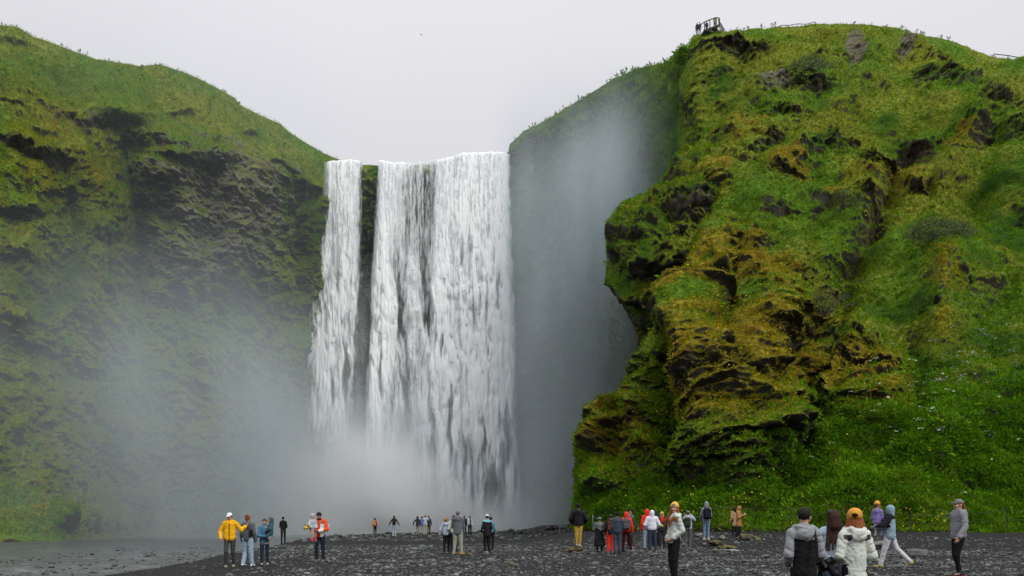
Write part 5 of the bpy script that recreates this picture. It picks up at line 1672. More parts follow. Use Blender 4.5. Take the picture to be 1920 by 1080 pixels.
dad.thing('soft_toy', f, [cloth((.75, .50, .03), .95), cloth((.016, .014, .012), .95)], 'yellow and black soft toy held beside the child in the grey raincoat', 'toy', T0_, h=.012,
          matfn=lambda c: np.min([np.linalg.norm(c - q, axis=1) - r for q, r in BS_], 0) < 0)

# --- far group along the crest
p = Person('distant person in a red jacket wearing a large tan backpack', 703, 1003, 971, yaw=160, arms=('relaxed', 'phone')); p.jacket(RED); p.trousers(BLACK); p.shoes(BLACK); p.hair(HBLK, 'bob'); p.backpack((.38, .24, .09), 'large tan backpack on the distant person in red', size=1.25)
p = Person('distant person in a black jacket and pale blue jeans holding both arms out', 739, 1002.5, 967, Y=78, yaw=180, arms=('out', 'out')); p.jacket(BLACK, hem=.9); p.trousers(LJEAN, 1.1); p.shoes(WHITE); p.hair(HBRN, 'long')
p = Person('distant person in a black hooded jacket with olive trousers, hand on hip', 783, 1001.5, 968, Y=79, yaw=170, arms=('hip', dict(e=(.38, .0, 1.2), w=(.40, -.02, .98)))); p.jacket(CHAR, hem=.84, hood='up'); p.trousers(KHAKI); p.shoes(BLACK)
p = Person('distant person in a blue jacket half hidden beside the pale grey jacket', 791.5, 1000.5, 968, Y=82, yaw=170); p.jacket((.10, .19, .42)); p.trousers(LGREY); p.shoes(BLACK); p.hair(HBRN)
p = Person('distant person in a pale grey jacket and khaki trousers at the water', 797.5, 1002, 966, Y=77.5, yaw=180, arms=('face', 'face')); p.jacket((.40, .45, .50), hem=.92); p.trousers((.36, .36, .25)); p.shoes(BLACK); p.hair(HLBR)
p = Person('distant person in a dark grey jacket right of the pale grey jacket', 803.5, 1000, 966.5, Y=81, yaw=180); p.jacket(CHAR, hem=.85); p.trousers(CHAR); p.shoes(BLACK); p.hair(HLBR)
p = Person('distant person in a long black coat behind the grey parka', 870.5, 999.5, 967, Y=78, yaw=185, arms=('relaxed', 'relaxed')); p.jacket(BLACK, hem=.8); p.trousers(CHAR); p.shoes(BLACK); p.hair(HBLK)
p = Person('distant person with long dark hair, an open white jacket and black trousers', 881, 998.5, 967, Y=79, yaw=25)
p.jacket((.50, .53, .56), hem=.9, mats=[cloth((.50, .53, .56)), cloth(BLACK)], matfn=lambda c: ((np.abs(c[:, 0]) < .06) & (c[:, 1] < -.05)).astype(int)); p.trousers(BLACK); p.shoes(BLACK); p.hair(HBLK, 'long')

# --- middle of the beach
p = Person('person with curly light brown hair in a pale lavender jacket', 837, 1036, 970, yaw=165, arms=(dict(e=(.26, .02, 1.12), w=(.24, -.16, .96)), dict(e=(.30, .04, 1.12), w=(.36, -.02, .90))), build=1.04)
p.jacket((.42, .47, .58), hem=.86, puff=.015, hood='down', rough=.55); p.trousers((.016, .016, .022), 1.1); p.shoes(BLACK, GREY); p.hair((.26, .14, .055), 'curly')
p = Person('person in cream sleeves lifting a phone behind the grey parka', 851, 1030, 966, Y=37, yaw=180, arms=('face', dict(e=(.25, .02, 1.12), w=(.2, -.16, 1.0)))); p.jacket((.52, .55, .46), hem=.9); p.trousers(BLACK); p.shoes(BLACK); p.hair(HBRN, 'bob')
f = Field(); f.box((.0, -.27, 1.69), (.035, .006, .07), .006); p.thing('phone', f, cloth((.35, .36, .38), .3), 'phone held up by the person behind the grey parka', 'phone', (0, -.27, 1.69), h=.012)
p = Person('tall grey-haired person in a grey parka with pale khaki trousers and tan boots', 858.5, 1039, 958, yaw=172, build=1.12, legs=dict(kl=(-.12, -.02, .5), al=(-.15, -.02, .085), kr=(.12, .0, .5), ar=(.16, .02, .085), tl=(-.6, -1, 0), tr=(.5, -1, 0)), arms=('phone', 'front'))
p.jacket((.115, .125, .135), hem=.80, puff=.02, hood='down', wr=.012); p.trousers((.30, .32, .25), 1.15, wr=.009); p.shoes((.50, .27, .06), (.35, .2, .06)); p.hair((.14, .145, .15))
p = Person('person in a white cap and black jacket with turquoise collar holding a camera low', 913, 1036, 965, yaw=-150, arms=(dict(e=(.25, .0, 1.12), w=(.14, -.20, .92)), dict(e=(.25, .0, 1.12), w=(.16, -.22, .96))), legs=dict(kl=(-.09, -.05, .5), al=(-.08, .04, .085), kr=(.09, -.06, .5), ar=(.08, -.0, .085)))
p.jacket((.016, .017, .019), hem=.74, yoke=(1.40), mats=[cloth((.016, .017, .019)), cloth((.16, .42, .48))]); p.trousers((.012, .012, .015), 1.05); p.shoes(BLACK, BLACK); p.hair(HBRN); p.hat('cap', (.62, .66, .68))
p.camera('black camera in the lowered hands of the person in the white cap', (.02, -.30, .93), (0, -1, -.15))
p = Person('person with dark hair in a teal jacket just behind the white cap', 920.5, 1026, 969, Y=39, yaw=165); p.jacket((.12, .26, .28), hem=.9, hood='down'); p.trousers(BLACK); p.shoes(BLACK); p.hair(HBLK); p.backpack((.10, .20, .22), 'teal backpack on the person just behind the white cap', size=1.0)

# --- group at the foot of the spur
bz = float(ground_z(np.array([2.8]), np.array([34.5]))[0])
p = Person('person in a black jacket, black beanie and mustard trousers standing on a boulder', 1084.5, None, 946, Y=34.5, z=CAMZ - (1026 - HZ) / F * 34.5, yaw=176, build=1.14, legs=dict(kl=(-.07, .0, .5), al=(-.055, .02, .085), kr=(.07, .0, .5), ar=(.055, .02, .085)), arms=(dict(e=(.33, .02, 1.14), w=(.26, -.20, 1.02)), dict(e=(.33, .02, 1.14), w=(.26, -.20, 1.02))))
p.jacket((.010, .010, .012), hem=.88, puff=.035, hood='down', rough=.6); p.trousers((.45, .29, .055), 1.0, hem=-.06, taper=.9); p.shoes((.50, .48, .40)); p.hair(HBLK); p.hat('beanie', (.011, .011, .013))
p = Person('person in a long black rain skirt with a grey rain hat and cape', 1124, 1037, 970, yaw=172, arms=('front', dict(e=(.28, -.04, 1.14), w=(.30, -.22, 1.08))))
p.jacket((.012, .012, .014), hem=.32, flare=.10, fit=1.05, puff=.01, mats=[cloth((.012, .012, .014), .6), cloth((.14, .145, .15), .5)], matfn=lambda c: (c[:, 2] > 1.16 + .06 * np.sin(c[:, 0] * 14)).astype(int), wr=.016); p.trousers(BLACK); p.shoes(BLACK, BLACK); p.hat('rain', (.115, .12, .125)); p.hair(HBLK)
f = Field(); f.cap((.30, -.25, .02), (.335, -.25, 1.80), .011, .014); f.cap((.335, -.25, 1.74), (.337, -.25, 1.86), .02)
p.thing('walking_pole', f, cloth((.30, .31, .32), .4), 'long pale walking pole held upright beside the black rain skirt', 'pole', (.30, -.25, .02), h=.013)
p = Person('person in red trousers and a dark helmet-like beanie', 1145, 1037, 965, yaw=172); p.jacket((.020, .020, .026), hem=.84, puff=.01); p.trousers((.80, .032, .012), 1.1); p.shoes((.10, .09, .08), (.6, .58, .5)); p.hair(HBLK); p.hat('beanie', (.035, .036, .042)); p.backpack((.10, .025, .015), 'black backpack with red pattern above red trousers', (.30, .045, .015), .95)
p = Person('person in a navy quilted puffer jacket and dark jeans', 1157, 1038, 961, yaw=180, build=1.08, arms=('fwd', 'relaxed')); p.jacket((.040, .052, .070), hem=.87, puff=.03, quilt=.013, rough=.45); p.trousers(DJEAN, 1.05); p.shoes(BLACK, BLACK); p.hair(HBLK); p.hat('beanie', (.012, .012, .014))
p = Person('person in a red hooded jacket and maroon trousers with a grey backpack', 1174.5, 1035, 960, yaw=174, legs=dict(kl=(-.13, 0, .5), al=(-.20, .02, .085), kr=(.12, 0, .5), ar=(.15, .02, .085)), build=1.03)
p.jacket((.70, .040, .028), hem=.88, puff=.015, hood='up'); p.trousers((.060, .012, .014), 1.05); p.shoes(BLACK, BLACK); p.backpack((.075, .078, .080), 'dark grey backpack on the red hooded jacket', size=1.05, dy=.02)
p = Person('person in a black cap and sunglasses behind the red hooded jacket', 1181, 1028, 954, Y=37.5, yaw=35, head=(25, 0), arms=('relaxed', 'fwd')); p.jacket((.085, .095, .10), hem=.86, puff=.012, yoke=1.33, mats=[cloth(CHAR), cloth((.10, .11, .115))]); p.trousers(CHAR); p.shoes(BLACK); p.hair(HBLK); p.hat('cap', BLACK); p.glasses()
p = Person('person in a red hooded jacket and pale jeans half hidden by the white jacket', 1213, 1031, 955, yaw=186, Y=35.2); p.jacket((.75, .040, .020), hem=.86, puff=.012, hood='up'); p.trousers((.22, .30, .36), 1.05); p.shoes(BLACK, BLACK)
p = Person('person in a white hooded jacket and dark blue jeans seen from behind', 1222.5, 1035, 957, yaw=176, build=1.06, legs=dict(kl=(-.12, 0, .5), al=(-.17, .03, .085), kr=(.10, 0, .5), ar=(.09, .0, .085)), arms=(dict(e=(.30, .02, 1.16), w=(.25, -.18, 1.05)), dict(e=(.29, .03, 1.15), w=(.24, -.14, .98))))
p.jacket((.66, .68, .74), hem=.92, puff=.022, hood='up', rough=.6); p.trousers((.035, .045, .072), 1.08); p.shoes((.10, .10, .11), WHITE)
p = Person('person in a dark navy hood half hidden behind the white hooded jacket', 1229, 1026, 958, Y=38, yaw=180); p.jacket(NAVY, hood='up'); p.trousers(BLACK); p.shoes(BLACK)


def lime(c):
    return np.where((c[:, 1] < -.04) & (np.abs(c[:, 0]) < .07) & (c[:, 2] > 1.28), 2, np.where(((c[:, 0] > -.12) & (c[:, 0] < .06) & (np.abs((c[:, 2] - 1.12) + .5 * np.abs(c[:, 0] + .02)) < .045) & (c[:, 1] < 0)) | ((c[:, 0] < -.2) & (c[:, 2] > 1.0)), 1, 0))


p = Person('person in sunglasses, tan hood and black jacket with lime green panels', 1241, 1026, 960, Y=37, yaw=-8, arms=('relaxed', 'relaxed')); p.jacket((.022, .024, .028), hem=.80, puff=.012, mats=[cloth((.022, .024, .028)), cloth((.50, .60, .02)), cloth(RED)], matfn=lime); p.trousers((.030, .032, .042)); p.shoes(BLACK)
f = p.hood_field(); p.emit('hood', f, cloth((.55, .33, .10))); p.glasses()
p = Person('person in a lavender grey jacket with a grey beanie photographing the falls', 1290, 1029, 958, yaw=160, Y=36.0, arms=('face', 'face'), build=1.05); p.jacket((.34, .36, .45), hem=.88, puff=.02, hood='down', wr=.011); p.trousers((.105, .115, .095), 1.15); p.shoes((.03, .03, .035), (.45, .6, .65)); p.hair(HBRN); p.hat('beanie', (.125, .13, .13)); p.backpack((.028, .038, .022), 'dark green backpack on the lavender grey jacket', size=1.0)
p = Person('person in a grey hooded sweatshirt and blue jeans with a black backpack', 1324.5, None, 941, Y=36.6, z=CAMZ - (1013 - HZ) / F * 36.6, yaw=176, arms=('front', 'fwd'), legs=dict(kl=(-.08, -.02, .5), al=(-.08, .02, .085), kr=(.08, -.02, .5), ar=(.10, .02, .085), tl=(.7, -.8, 0), tr=(-.5, -.8, 0))); p.jacket((.22, .235, .25), hem=.93, hood='up'); p.trousers((.155, .225, .32), .92); p.shoes((.40, .36, .28), (.5, .48, .42)); p.backpack((.012, .012, .014), 'black backpack on the grey hooded sweatshirt', size=1.1)
p = Person('person in an orange-brown hooded coat looking down at a phone', 1385, 1016.5, 949, Y=38.6, yaw=55, head=(0, 18), arms=('phone', 'phone'), legs=dict(kl=(-.09, -.02, .5), al=(-.10, .06, .085), kr=(.09, -.02, .5), ar=(.09, -.02, .085))); p.jacket((.34, .17, .065), hem=.62, puff=.015, hood='up', flare=.02); p.trousers(BLACK); p.shoes((.012, .012, .014), (.5, .5, .5))
f = Field(); f.box((0, -.36, 1.33), (.036, .006, .07), .006, R=rotx(-35)); p.thing('phone', f, cloth((.30, .31, .33), .3), 'phone in the hands of the person in the orange-brown coat', 'phone', (0, -.36, 1.33), h=.012)
p = Person('person in a long beige coat half hidden behind the orange-brown coat', 1377, 1015, 951, Y=39.6, yaw=200); p.jacket((.36, .25, .125), hem=.60, puff=.012); p.trousers(BLACK); p.shoes(BLACK); p.hair(HBLK, 'bob')

# --- person with the yellow beanie
def tanyoke(c):
    a = (c[:, 2] > 1.335 + .9 * np.clip(.13 - np.abs(c[:, 0]), 0, 1)) & (c[:, 2] < 1.452) & (np.abs(c[:, 0]) > .06) & (np.abs(c[:, 0]) < .225)
    return a.astype(int)


p = Person('person with long red hair and a yellow beanie in a pale grey jacket', 1264, 1090, 943, Y=17.4, yaw=-70, head=(48, -3), arms=(dict(e=(.215, .06, 1.13), w=(.12, -.09, .98)), dict(e=(.215, .07, 1.13), w=(.12, -.09, .98))), build=.96, legs=dict(kl=(-.09, -.01, .50), al=(-.06, .03, .085), kr=(.085, -.04, .50), ar=(.07, -.02, .085)))
p.jacket((.50, .54, .50), hem=.865, puff=.012, hood='down', mats=[cloth((.50, .54, .50)), cloth((.24, .155, .05))], matfn=tanyoke, wr=.012); p.trousers((.011, .011, .013), 1.08); p.shoes(BLACK, BLACK); p.hair((.22, .062, .022), 'locks'); p.hat('beanie', (.60, .37, .09))
f = Field(); s_ = p.Rh @ A_(1, 0, 0)
f.box(p.ht((0, -.095, 1.695)), (.024, .010, .020), .003, R=p.Rh)
p.emit('beanie_patch', f, [cloth((.05, .055, .07)), cloth((.6, .62, .66))], h=.005, matfn=lambda c, q=p.ht((0, -.095, 1.695)): ((np.abs((c - q) @ p.Rh[:, 0]) < .013) & (np.abs((c - q)[:, 2]) < .007 + .006 * (np.abs((c - q) @ p.Rh[:, 0]) < .004))).astype(int))

# --- person carrying a child, striding left
p = Person('person in a pale blue hooded jacket with black shoulders striding with a child', 1668, 1064, 948, yaw=-122, build=1.08, legs=dict(kl=(-.12, .16, .54), al=(-.16, .52, .17), kr=(.10, -.12, .50), ar=(.11, -.22, .085), tl=(0, -.75, -.55)), arms=(dict(e=(.26, -.12, 1.15), w=(.06, -.30, 1.12)), dict(e=(.30, -.13, 1.17), w=(.12, -.36, 1.14))))
p.jacket((.235, .33, .40), hem=.80, puff=.03, hood='up', mats=[cloth((.235, .33, .40)), cloth((.014, .013, .016))], matfn=lambda c: ((c[:, 2] > 1.36) | ((c[:, 0] > .19) & (c[:, 2] > 1.12))).astype(int), wr=.012); p.trousers((.52, .53, .55), 1.12, wr=.010); p.shoes((.42, .36, .05), (.10, .09, .04))
c = child('toddler in a purple jacket and orange-yellow hat looking over a shoulder', p, (.0, -.32, .66), 1.06, 130, legs=SIT, arms=('front', 'front'))
c.jacket((.24, .18, .42), hem=.86, puff=.025, hood='down', wr=.01); c.trousers((.50, .52, .55), 1.0); c.shoes((.55, .55, .52)); c.hair(HLBR); c.hat('beanie', (.62, .30, .05))

# --- person walking at the right edge
p = Person('person in a grey jacket, grey cap and black leggings walking at the right', 1797, 1081.5, 937, yaw=-82, build=1.04, head=(-6, 0), legs=dict(kl=(-.085, -.02, .50), al=(-.08, .12, .09), kr=(.09, -.11, .50), ar=(.09, -.06, .085)), arms=(dict(e=(.25, .10, 1.14), w=(.26, .12, .90)), dict(e=(.27, -.04, 1.13), w=(.29, -.20, .90))))
p.jacket((.20, .205, .22), hem=.86, puff=.018, hood='down', wr=.012); p.trousers((.010, .010, .012), .94, taper=.85); p.hair((.20, .075, .03), 'tail'); p.hat('cap', (.15, .165, .175))
for (hp, kn, an, tv) in p.leg:
    f = Field(); f.cap(an + A_(0, 0, -.01), an + A_(0, 0, .04), .047); p.emit('sock', f, cloth((.30, .33, .27)))
p.shoes((.016, .016, .018), (.55, .012, .02))

# --- the three photographers in front
def vest(c):
    return ((c[:, 2] < 1.31 + .05 * np.abs(c[:, 0]) / .2) & (np.abs(c[:, 0]) < .158)).astype(int)


p = Person('person with short black hair in a grey hooded sweatshirt and black vest', 1507, None, 953, Y=10.6, z=-.06, yaw=178, head=(-28, 6), build=.94, arms=(dict(e=(.232, .0, 1.13), w=(.24, -.24, 1.04)), dict(e=(.215, .05, 1.14), w=(.16, -.16, 1.0))))
p.jacket((.25, .262, .275), hem=.80, puff=.014, hood='down', mats=[cloth((.25, .262, .275)), cloth((.012, .012, .013), .95)], matfn=vest, wr=.013); p.trousers(BLACK); p.shoes(BLACK); p.hair(HBLK)
f = Field()
for a, b in zip([(-.10, .235, 1.10), (-.105, .20, 1.30), (-.10, .10, 1.475), (-.10, -.04, 1.50)][:-1], [(-.105, .20, 1.30), (-.10, .10, 1.475), (-.10, -.04, 1.50)]): f.cap(a, b, .016, None, .01)
p.emit('shoulder_strap', f, cloth(BLACK), h=.008)
man = p
# camera held at the hip, with its strap
man.camera('black camera with a large zoom lens at the hip of the black vest', (-.36, -.16, 1.0), (-.5, .5, -.75), 1.5)
p = Person('person with very long dark brown hair and a pale denim jacket', 1564, None, 957, Y=11.8, z=-.04, yaw=150, head=(18, 4), arms=(dict(e=(.22, -.02, 1.12), w=(.14, -.28, 1.08)), dict(e=(.26, -.14, 1.17), w=(.42, -.30, 1.15))))
p.jacket((.40, .50, .62), hem=.95, puff=.008, wr=.010); p.trousers(DJEAN); p.shoes(WHITE); p.hair((.035, .016, .010), 'long', .34)
f = Field(); p.hell(f, (.055, .05, 1.71), (.05, .05, .05)); p.emit('hair_clip', f, cloth((.03, .03, .034), .3))
den = p
p = Person('person with red hair in an orange cap and off-white jacket, seen from behind', 1602, None, 957, Y=10.7, z=-.05, yaw=186, head=(-16, 4), build=.93, arms=(dict(e=(.235, .04, 1.12), w=(.17, -.20, 1.06)), dict(e=(.235, .05, 1.13), w=(.17, -.18, 1.04))))


def patches(c):
    return ((c[:, 1] > -.02) & (c[:, 2] > 1.33) & (c[:, 2] < 1.415) & (np.abs(c[:, 0]) > .10) & (np.abs(c[:, 0]) < .20) & (c[:, 2] > 1.33 + .45 * (np.abs(c[:, 0]) - .13))).astype(int)


p.jacket((.54, .57, .50), hem=.72, puff=.014, hood='down', mats=[cloth((.54, .57, .50)), cloth((.045, .045, .052))], matfn=patches, wr=.013); p.trousers(BLACK); p.shoes(WHITE); p.hair((.24, .080, .024), 'wide')
f = Field(); p.hell(f, (0, .016, 1.684), (.100, .128, .104), .01); n_ = p.Rh @ A_(0, 0, 1); f.plane(n_, p.ht((0, 0, 1.640)))
q_ = p.ht((.03, .137, 1.672))
p.emit('cap', f, [cloth((.56, .27, .05), .9), cloth((.02, .012, .008))], h=.006, matfn=lambda c: (np.linalg.norm((c - q_) / A_(1.6, 1.2, 1), axis=1) < .030).astype(int))
f = Field(); p.hell(f, (0, -.125, 1.655), (.078, .085, .010)); p.emit('brim', f, cloth((.50, .24, .045)), h=.006)
cap = p
# camera on a stick between them
f = Field(); h0 = A_(.18, -.20, 1.12)
org = cap.w2((.30, -.30, .98))
man_f = Field(); man_f.cap((-.30, -.34, 1.08), (-.44, -.30, .35), .016, .014); man_f.cap((-.29, -.34, 1.12), (-.32, -.34, 1.0), .024)
man.thing('monopod', man_f, cloth((.012, .012, .013), .5), 'black monopod leaning between the black vest and the off-white jacket', 'monopod', (-.44, -.30, .35), h=.008)
cap.camera('black camera with an orange lens ring in front of the off-white jacket', (.27, -.34, .99), (.75, .25, -.75), 1.35, (.03, .03, .03))
# ------------------------------------------------------------------ fences, railings, platform, shrubs, birds
M_WOOD = rock_material('weathered_wood', (.045, .040, .034), (.12, .11, .095)); M_STEEL = cloth((.055, .06, .062), .5, 'grey_rail')
M_POST = rock_material('fence_post', (.018, .014, .010), (.060, .048, .034))


def tube(bars, name, mat, parent=None, sides=6):
    V, Fc, off = [], [], 0
    for (a, b, r) in bars:
        a, b = np.asarray(a, float), np.asarray(b, float); d = b - a; d /= np.linalg.norm(d)
        s = np.cross(d, A_(0, 0, 1) if abs(d[2]) < .9 else A_(1, 0, 0)); s /= np.linalg.norm(s); u = np.cross(d, s)
        for e in (a, b):
            for k in range(sides):
                t_ = 2 * math.pi * k / sides + .3; V.append(e + r * (s * math.cos(t_) + u * math.sin(t_)))
        for k in range(sides): Fc.append((off + k, off + (k + 1) % sides, off + sides + (k + 1) % sides, off + sides + k))
        off += 2 * sides
    fl = [i for q in Fc for i in q]; sz = [4] * len(Fc)
    for i in range(0, off, 2 * sides):
        fl += list(range(i + sides - 1, i - 1, -1)) + list(range(i + sides, i + 2 * sides)); sz += [sides, sides]
    return mesh_np(name, np.array(V), fl, sz, [mat], False, parent=parent)


def hill_at(px, py, info=None):
    i = info or HILL
    k = np.argmin((i['px'] - px) ** 2 + (i['py'] - py) ** 2)
    return i['P'].reshape(-1, 3)[k].copy()


def empty(name, loc, label, cat, group=None):
    o = bpy.data.objects.new(name, None); COL.objects.link(o); o.location = loc; o.empty_display_size = .2
    return tag(o, label, cat, group)


# wire fence along the grassy bank
posts = [(1160, 984, 0), (1330, 986, .9), (1475, 988, .9), (1580, 990, 1.0), (1702, 992, 1.0), (1800, 990, 1.0), (1885, 986, 1.25), (1990, 984, 1.2)]
pts = []
fo = empty('wire_fence', tuple(hill_at(1702, 992)), 'thin wire fence with dark posts along the grassy bank', 'fence')
base0 = A_(*fo.location)
for (px, py, hh) in posts[1:]:
    c = hill_at(px, py) + A_(0, -.35, -.1) - base0
    tube([(c, c + A_(rb.uniform(-.05, .05), 0, hh), .028)], 'post', M_POST, fo); pts.append((c, hh))
for w in (.88, .5):
    seg = []
    for (a, ha), (b, hb) in zip(pts[:-1], pts[1:]):
        p0, p1 = a + A_(0, 0, ha * w), b + A_(0, 0, hb * w); m_ = (p0 + p1) / 2 - A_(0, 0, .06)
        seg += [(p0, m_, .007), (m_, p1, .007)]
    tube(seg, 'wire', M_STEEL, fo, 5)


def railing(pp, label, hgt, r):
    P0 = [hill_at(x, y + 3) for x, y in pp]
    o = empty('railing', tuple(P0[0]), label, 'railing'); b0 = A_(*o.location)
    for c in P0: tube([(c - b0 - A_(0, 0, .5), c - b0 + A_(0, 0, hgt), r)], 'post', M_STEEL, o)
    tube([(a - b0 + A_(0, 0, hgt), b - b0 + A_(0, 0, hgt), r * 1.2) for a, b in zip(P0[:-1], P0[1:])], 'handrail', M_STEEL, o)
    return o


railing([(1866, 103), (1890, 108), (1911, 113), (1932, 119), (1955, 127), (1985, 136)], 'grey handrail descending the skyline at the right edge', .62, .05)
railing([(1462, 51.5), (1478, 51), (1494, 50.5), (1510, 50), (1526, 50)], 'thin grey handrail along the crest of the right hill', .42, .04)


# viewing platform on the cliff edge
def platform():
    Yp = 106.0
    W3 = lambda px, py, dy=0: A_(*P3(px, py, Yp)) + A_(0, dy, 0)
    o = empty('viewing_platform', tuple(W3(1325, 63)), 'wooden viewing platform on the edge of the right cliff top', 'platform'); b0 = A_(*o.location)
    L = lambda px, py, dy=0: W3(px, py, dy) - b0
    # deck of cross planks on bearers
    bars = []
    for t_ in np.linspace(0, 1, 9):
        a = L(1319 + 26 * t_, 60.5 - 9.5 * t_, -.5); bars.append((a, a + A_(0, 2.2, 0), .10))
    tube(bars, 'deck', M_WOOD, o)
    tube([(L(1318, 62, -.5), L(1346, 52, -.5), .12), (L(1318, 62, 1.7), L(1346, 52, 1.7), .12), (L(1330, 57, -.5), L(1334, 66, -.5), .11), (L(1340, 54, -.5), L(1346, 66, -.5), .11), (L(1323, 61, -.5), L(1338, 66, -.5), .09), (L(1338, 54, 1.7), L(1352, 64, 1.7), .09)], 'bearer', M_WOOD, o)
    tops = [(1303, 57), (1311, 52), (1319, 46.5), (1329, 42), (1341, 38.5), (1347, 39.5)]; bots = [(1303, 64), (1311, 62), (1319, 61), (1329, 58), (1341, 53), (1347, 54)]
    for (a, b) in zip(tops, bots): tube([(L(*a, -.6), L(*b, -.6), .075)], 'post', M_WOOD, o)
    tube([(L(*a, -.6), L(*b, -.6), .07) for a, b in zip(tops[:-1], tops[1:])], 'handrail', M_WOOD, o)
    for k in range(5):
        x = 1346 + k * 2.4; tube([(L(x, 41 + k * 4.5, -.4), L(x + .8, 56 + k * 2.4, -.4), .065)], 'post', M_WOOD, o)
    tube([(L(1345, 40, -.4), L(1357, 60, -.4), .07), (L(1346, 54, 1.6), L(1356, 65, 1.6), .10)], 'stair_rail', M_WOOD, o)


platform()
for (px, ft, tp, Yp, lab, jc, tc_, arms) in [(1340, 53.5, 34, 106.3, 'tiny person in a mustard jacket at the top of the viewing platform', (.30, .22, .05), (.10, .10, .06), ('face', 'face')),
                                             (1325, 61, 45, 106.3, 'tiny person in dark grey in the middle of the viewing platform', (.06, .065, .065), CHAR, ('relaxed', 'front')),
                                             (1312, 63, 49.5, 106.3, 'tiny person in olive at the lower end of the viewing platform', (.10, .12, .07), CHAR, ('relaxed', 'relaxed')),
                                             (1307, 64, 51.5, 106.3, 'tiny person in black at the very edge of the cliff top', BLACK, BLACK, ('front', 'relaxed'))]:
    z = CAMZ + (HZ - ft) / F * Yp
    p = Person(lab, px, None, None, Y=Yp, z=z, H=1.5, yaw=150, arms=arms, vox=.04); p.jacket(jc); p.trousers(tc_); p.hair(HBLK)


# shrubs on the hillside
def shrub(px, py, wpx, hpx, label, col, seed, n=2600, leaf=.10, bare=0.0):
    rs = np.random.RandomState(seed)
    c = hill_at(px, py + hpx * .3); Yc = c[1]; wx, hz = wpx / F * Yc / 2, hpx / F * Yc / 2
    o = empty('shrub', tuple(c), label, 'shrub')
    bars = []
    for k in range(26):
        d = A_(rs.normal() * .8 * wx / hz, -abs(rs.normal()) * .6 - .2, abs(rs.normal()) + .7); d /= np.linalg.norm(d)
        L = hz * 1.5 * rs.uniform(.6, 1.2); m_ = d * L * .5 + rs.normal(size=3) * .06; e_ = d * L * A_(1.3 * max(1, wx / hz * .7), 1, 1) + rs.normal(size=3) * .1
        bars += [(A_(rs.normal() * wx * .2, 0, -.1), m_, .026), (m_, e_, .014)]
        for q in range(3): bars.append((m_ + (e_ - m_) * rs.uniform(.2, .9), e_ + rs.normal(size=3) * .25, .008))
    tube(bars, 'branches', M_WOOD, o, 4)
    th = rs.uniform(0, 2 * math.pi, n); ph = np.arccos(rs.uniform(-.4, 1, n)); r = rs.uniform(.45, 1.05, n) ** .6
    lump = 1 + .35 * perlin(np.cos(th) * 2 + seed, np.sin(th) * 2, ph * 1.6)
    q = np.stack([np.cos(th) * np.sin(ph) * wx, np.sin(th) * np.sin(ph) * wx * .6 - .25 * wx, np.cos(ph) * hz * 1.1 + hz * .35], -1) * (r * lump)[:, None]
    V, Fc, T, K = tufts(q, q / np.linalg.norm(q, axis=1, keepdims=True), np.full(n, leaf) * rs.lognormal(0, .25, n), np.ones(n), np.clip(rs.normal(.5, .25, n), 0, 1), rs, 2)
    N = NT('shrub_leaves'); t_ = N.attr('tint'); m = N.surf(N.principled(N.mix(t_, tuple(x * .5 for x in col), tuple(x * 1.5 for x in col)), .8, None, .2))
    mesh_np('leaves', V, Fc, np.full(len(Fc) // 4, 4), [m], False, parent=o, attrs=dict(tint=T))


shrub(1742, 474, 112, 46, 'wide grey-green willow shrub on the slope above the gully', (.075, .095, .040), 5, 3600, .11)
shrub(1566, 405, 66, 46, 'round twiggy shrub below the dark ledges in the middle of the hill', (.050, .065, .022), 6, 1300, .10)
shrub(1482, 600, 62, 66, 'sparse bare-branched shrub among the orange moss', (.075, .080, .018), 7, 500, .10)
shrub(1512, 140, 70, 24, 'grey-green shrub hanging over the dark rock face under the crest', (.085, .105, .070), 8, 1500, .14)


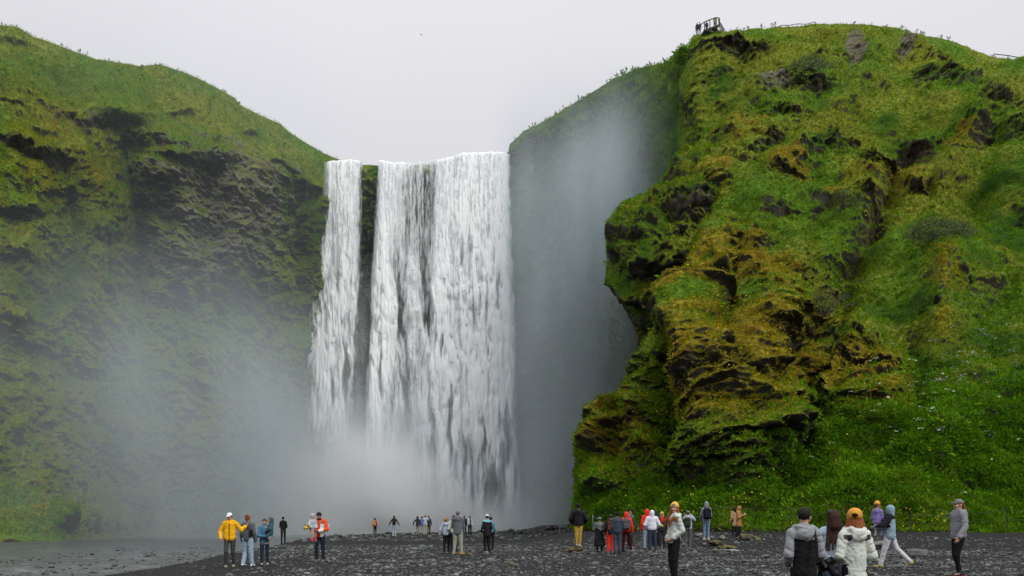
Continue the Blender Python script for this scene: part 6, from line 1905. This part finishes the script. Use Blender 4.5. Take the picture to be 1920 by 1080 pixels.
# little plants breaking the skyline
def skyline_plants():
    rs = np.random.RandomState(9); spots = [(1394, 53), (1402, 53), (1428, 52), (1446, 50), (1452, 50), (1600, 50), (1662, 54), (1690, 57), (1718, 64), (1727, 66), (1733, 67), (1764, 74), (1778, 78), (1158, 142), (1157, 143), (1270, 108)]
    for i, (px, py) in enumerate(spots):
        c = hill_at(px, py, HILL if px > 1285 else BACK); k = rs.uniform(.4, .8)
        bars = []
        for q in range(4):
            e = A_(rs.normal() * .22, rs.normal() * .2, rs.uniform(.45, .95)) * k; bars.append((A_(0, 0, -.2), e, .022))
            for w in range(3): bars.append((e * rs.uniform(.5, 1), e + rs.normal(size=3) * .13 * k, .03))
        o = tube(bars, 'tall_weed', M_COVERW, None, 4); o.location = c
        tag(o, 'tall dark weed sticking up from the skyline of the right hill', 'plant', 'weeds on the skyline')


M_COVERW = cloth((.035, .05, .018), .9, 'weed_stem')
skyline_plants()


# birds
def bird(px, py, Y, span, col, label, fly=True, group=None):
    f = Field(); k = span
    f.cap((0, -.26 * k, 0), (0, .22 * k, .02 * k), .035 * k, .060 * k, .02 * k); f.ell((0, .27 * k, .035 * k), (.045 * k, .055 * k, .045 * k), .02 * k); f.cap((0, .31 * k, .03 * k), (0, .38 * k, .02 * k), .015 * k, .006 * k, .01 * k)
    for s in (-1, 1):
        if fly:
            f.cap((s * .03 * k, .08 * k, .02 * k), (s * .26 * k, .12 * k, .12 * k), .035 * k, .028 * k, .02 * k, (1, .7, 1)); f.cap((s * .26 * k, .12 * k, .12 * k), (s * .5 * k, .02 * k, .10 * k), .028 * k, .012 * k, .02 * k)
        else: f.cap((s * .05 * k, .12 * k, .03 * k), (s * .06 * k, -.22 * k, .05 * k), .045 * k, .018 * k, .01 * k)
    f.cap((0, -.22 * k, 0), (0, -.40 * k, 0), .035 * k, .02 * k, .02 * k)
    V, Q = f.mesh(.022 * k)
    o = mesh_np('bird', V, Q, np.full(len(Q), 4), [cloth(col, .8, 'plumage')], True); o.location = P3(px, py, Y); o.rotation_euler = (0.15, .25, math.radians(70))
    tag(o, label, 'bird', group)


bird(790, 65, 90, .42, (.02, .02, .022), 'small dark bird flying alone in the grey sky')
for i, (px, py) in enumerate([(296, 244), (309, 246), (334, 260), (425, 308), (318, 187), (417, 297)]):
    c = hill_at(px, py, LEFT)
    bird(px, py, c[1] - .3, .75, (.75, .75, .74), 'white seabird nesting on the left cliff face', False, 'seabirds nesting on the cliff')
bird(1052, 302, 118, .5, (.75, .75, .74), 'white seabird gliding in the spray right of the falls', True, 'seabirds gliding in the spray'); bird(1205, 330, 106, .5, (.75, .75, .74), 'white seabird gliding in the spray right of the falls', True, 'seabirds gliding in the spray')
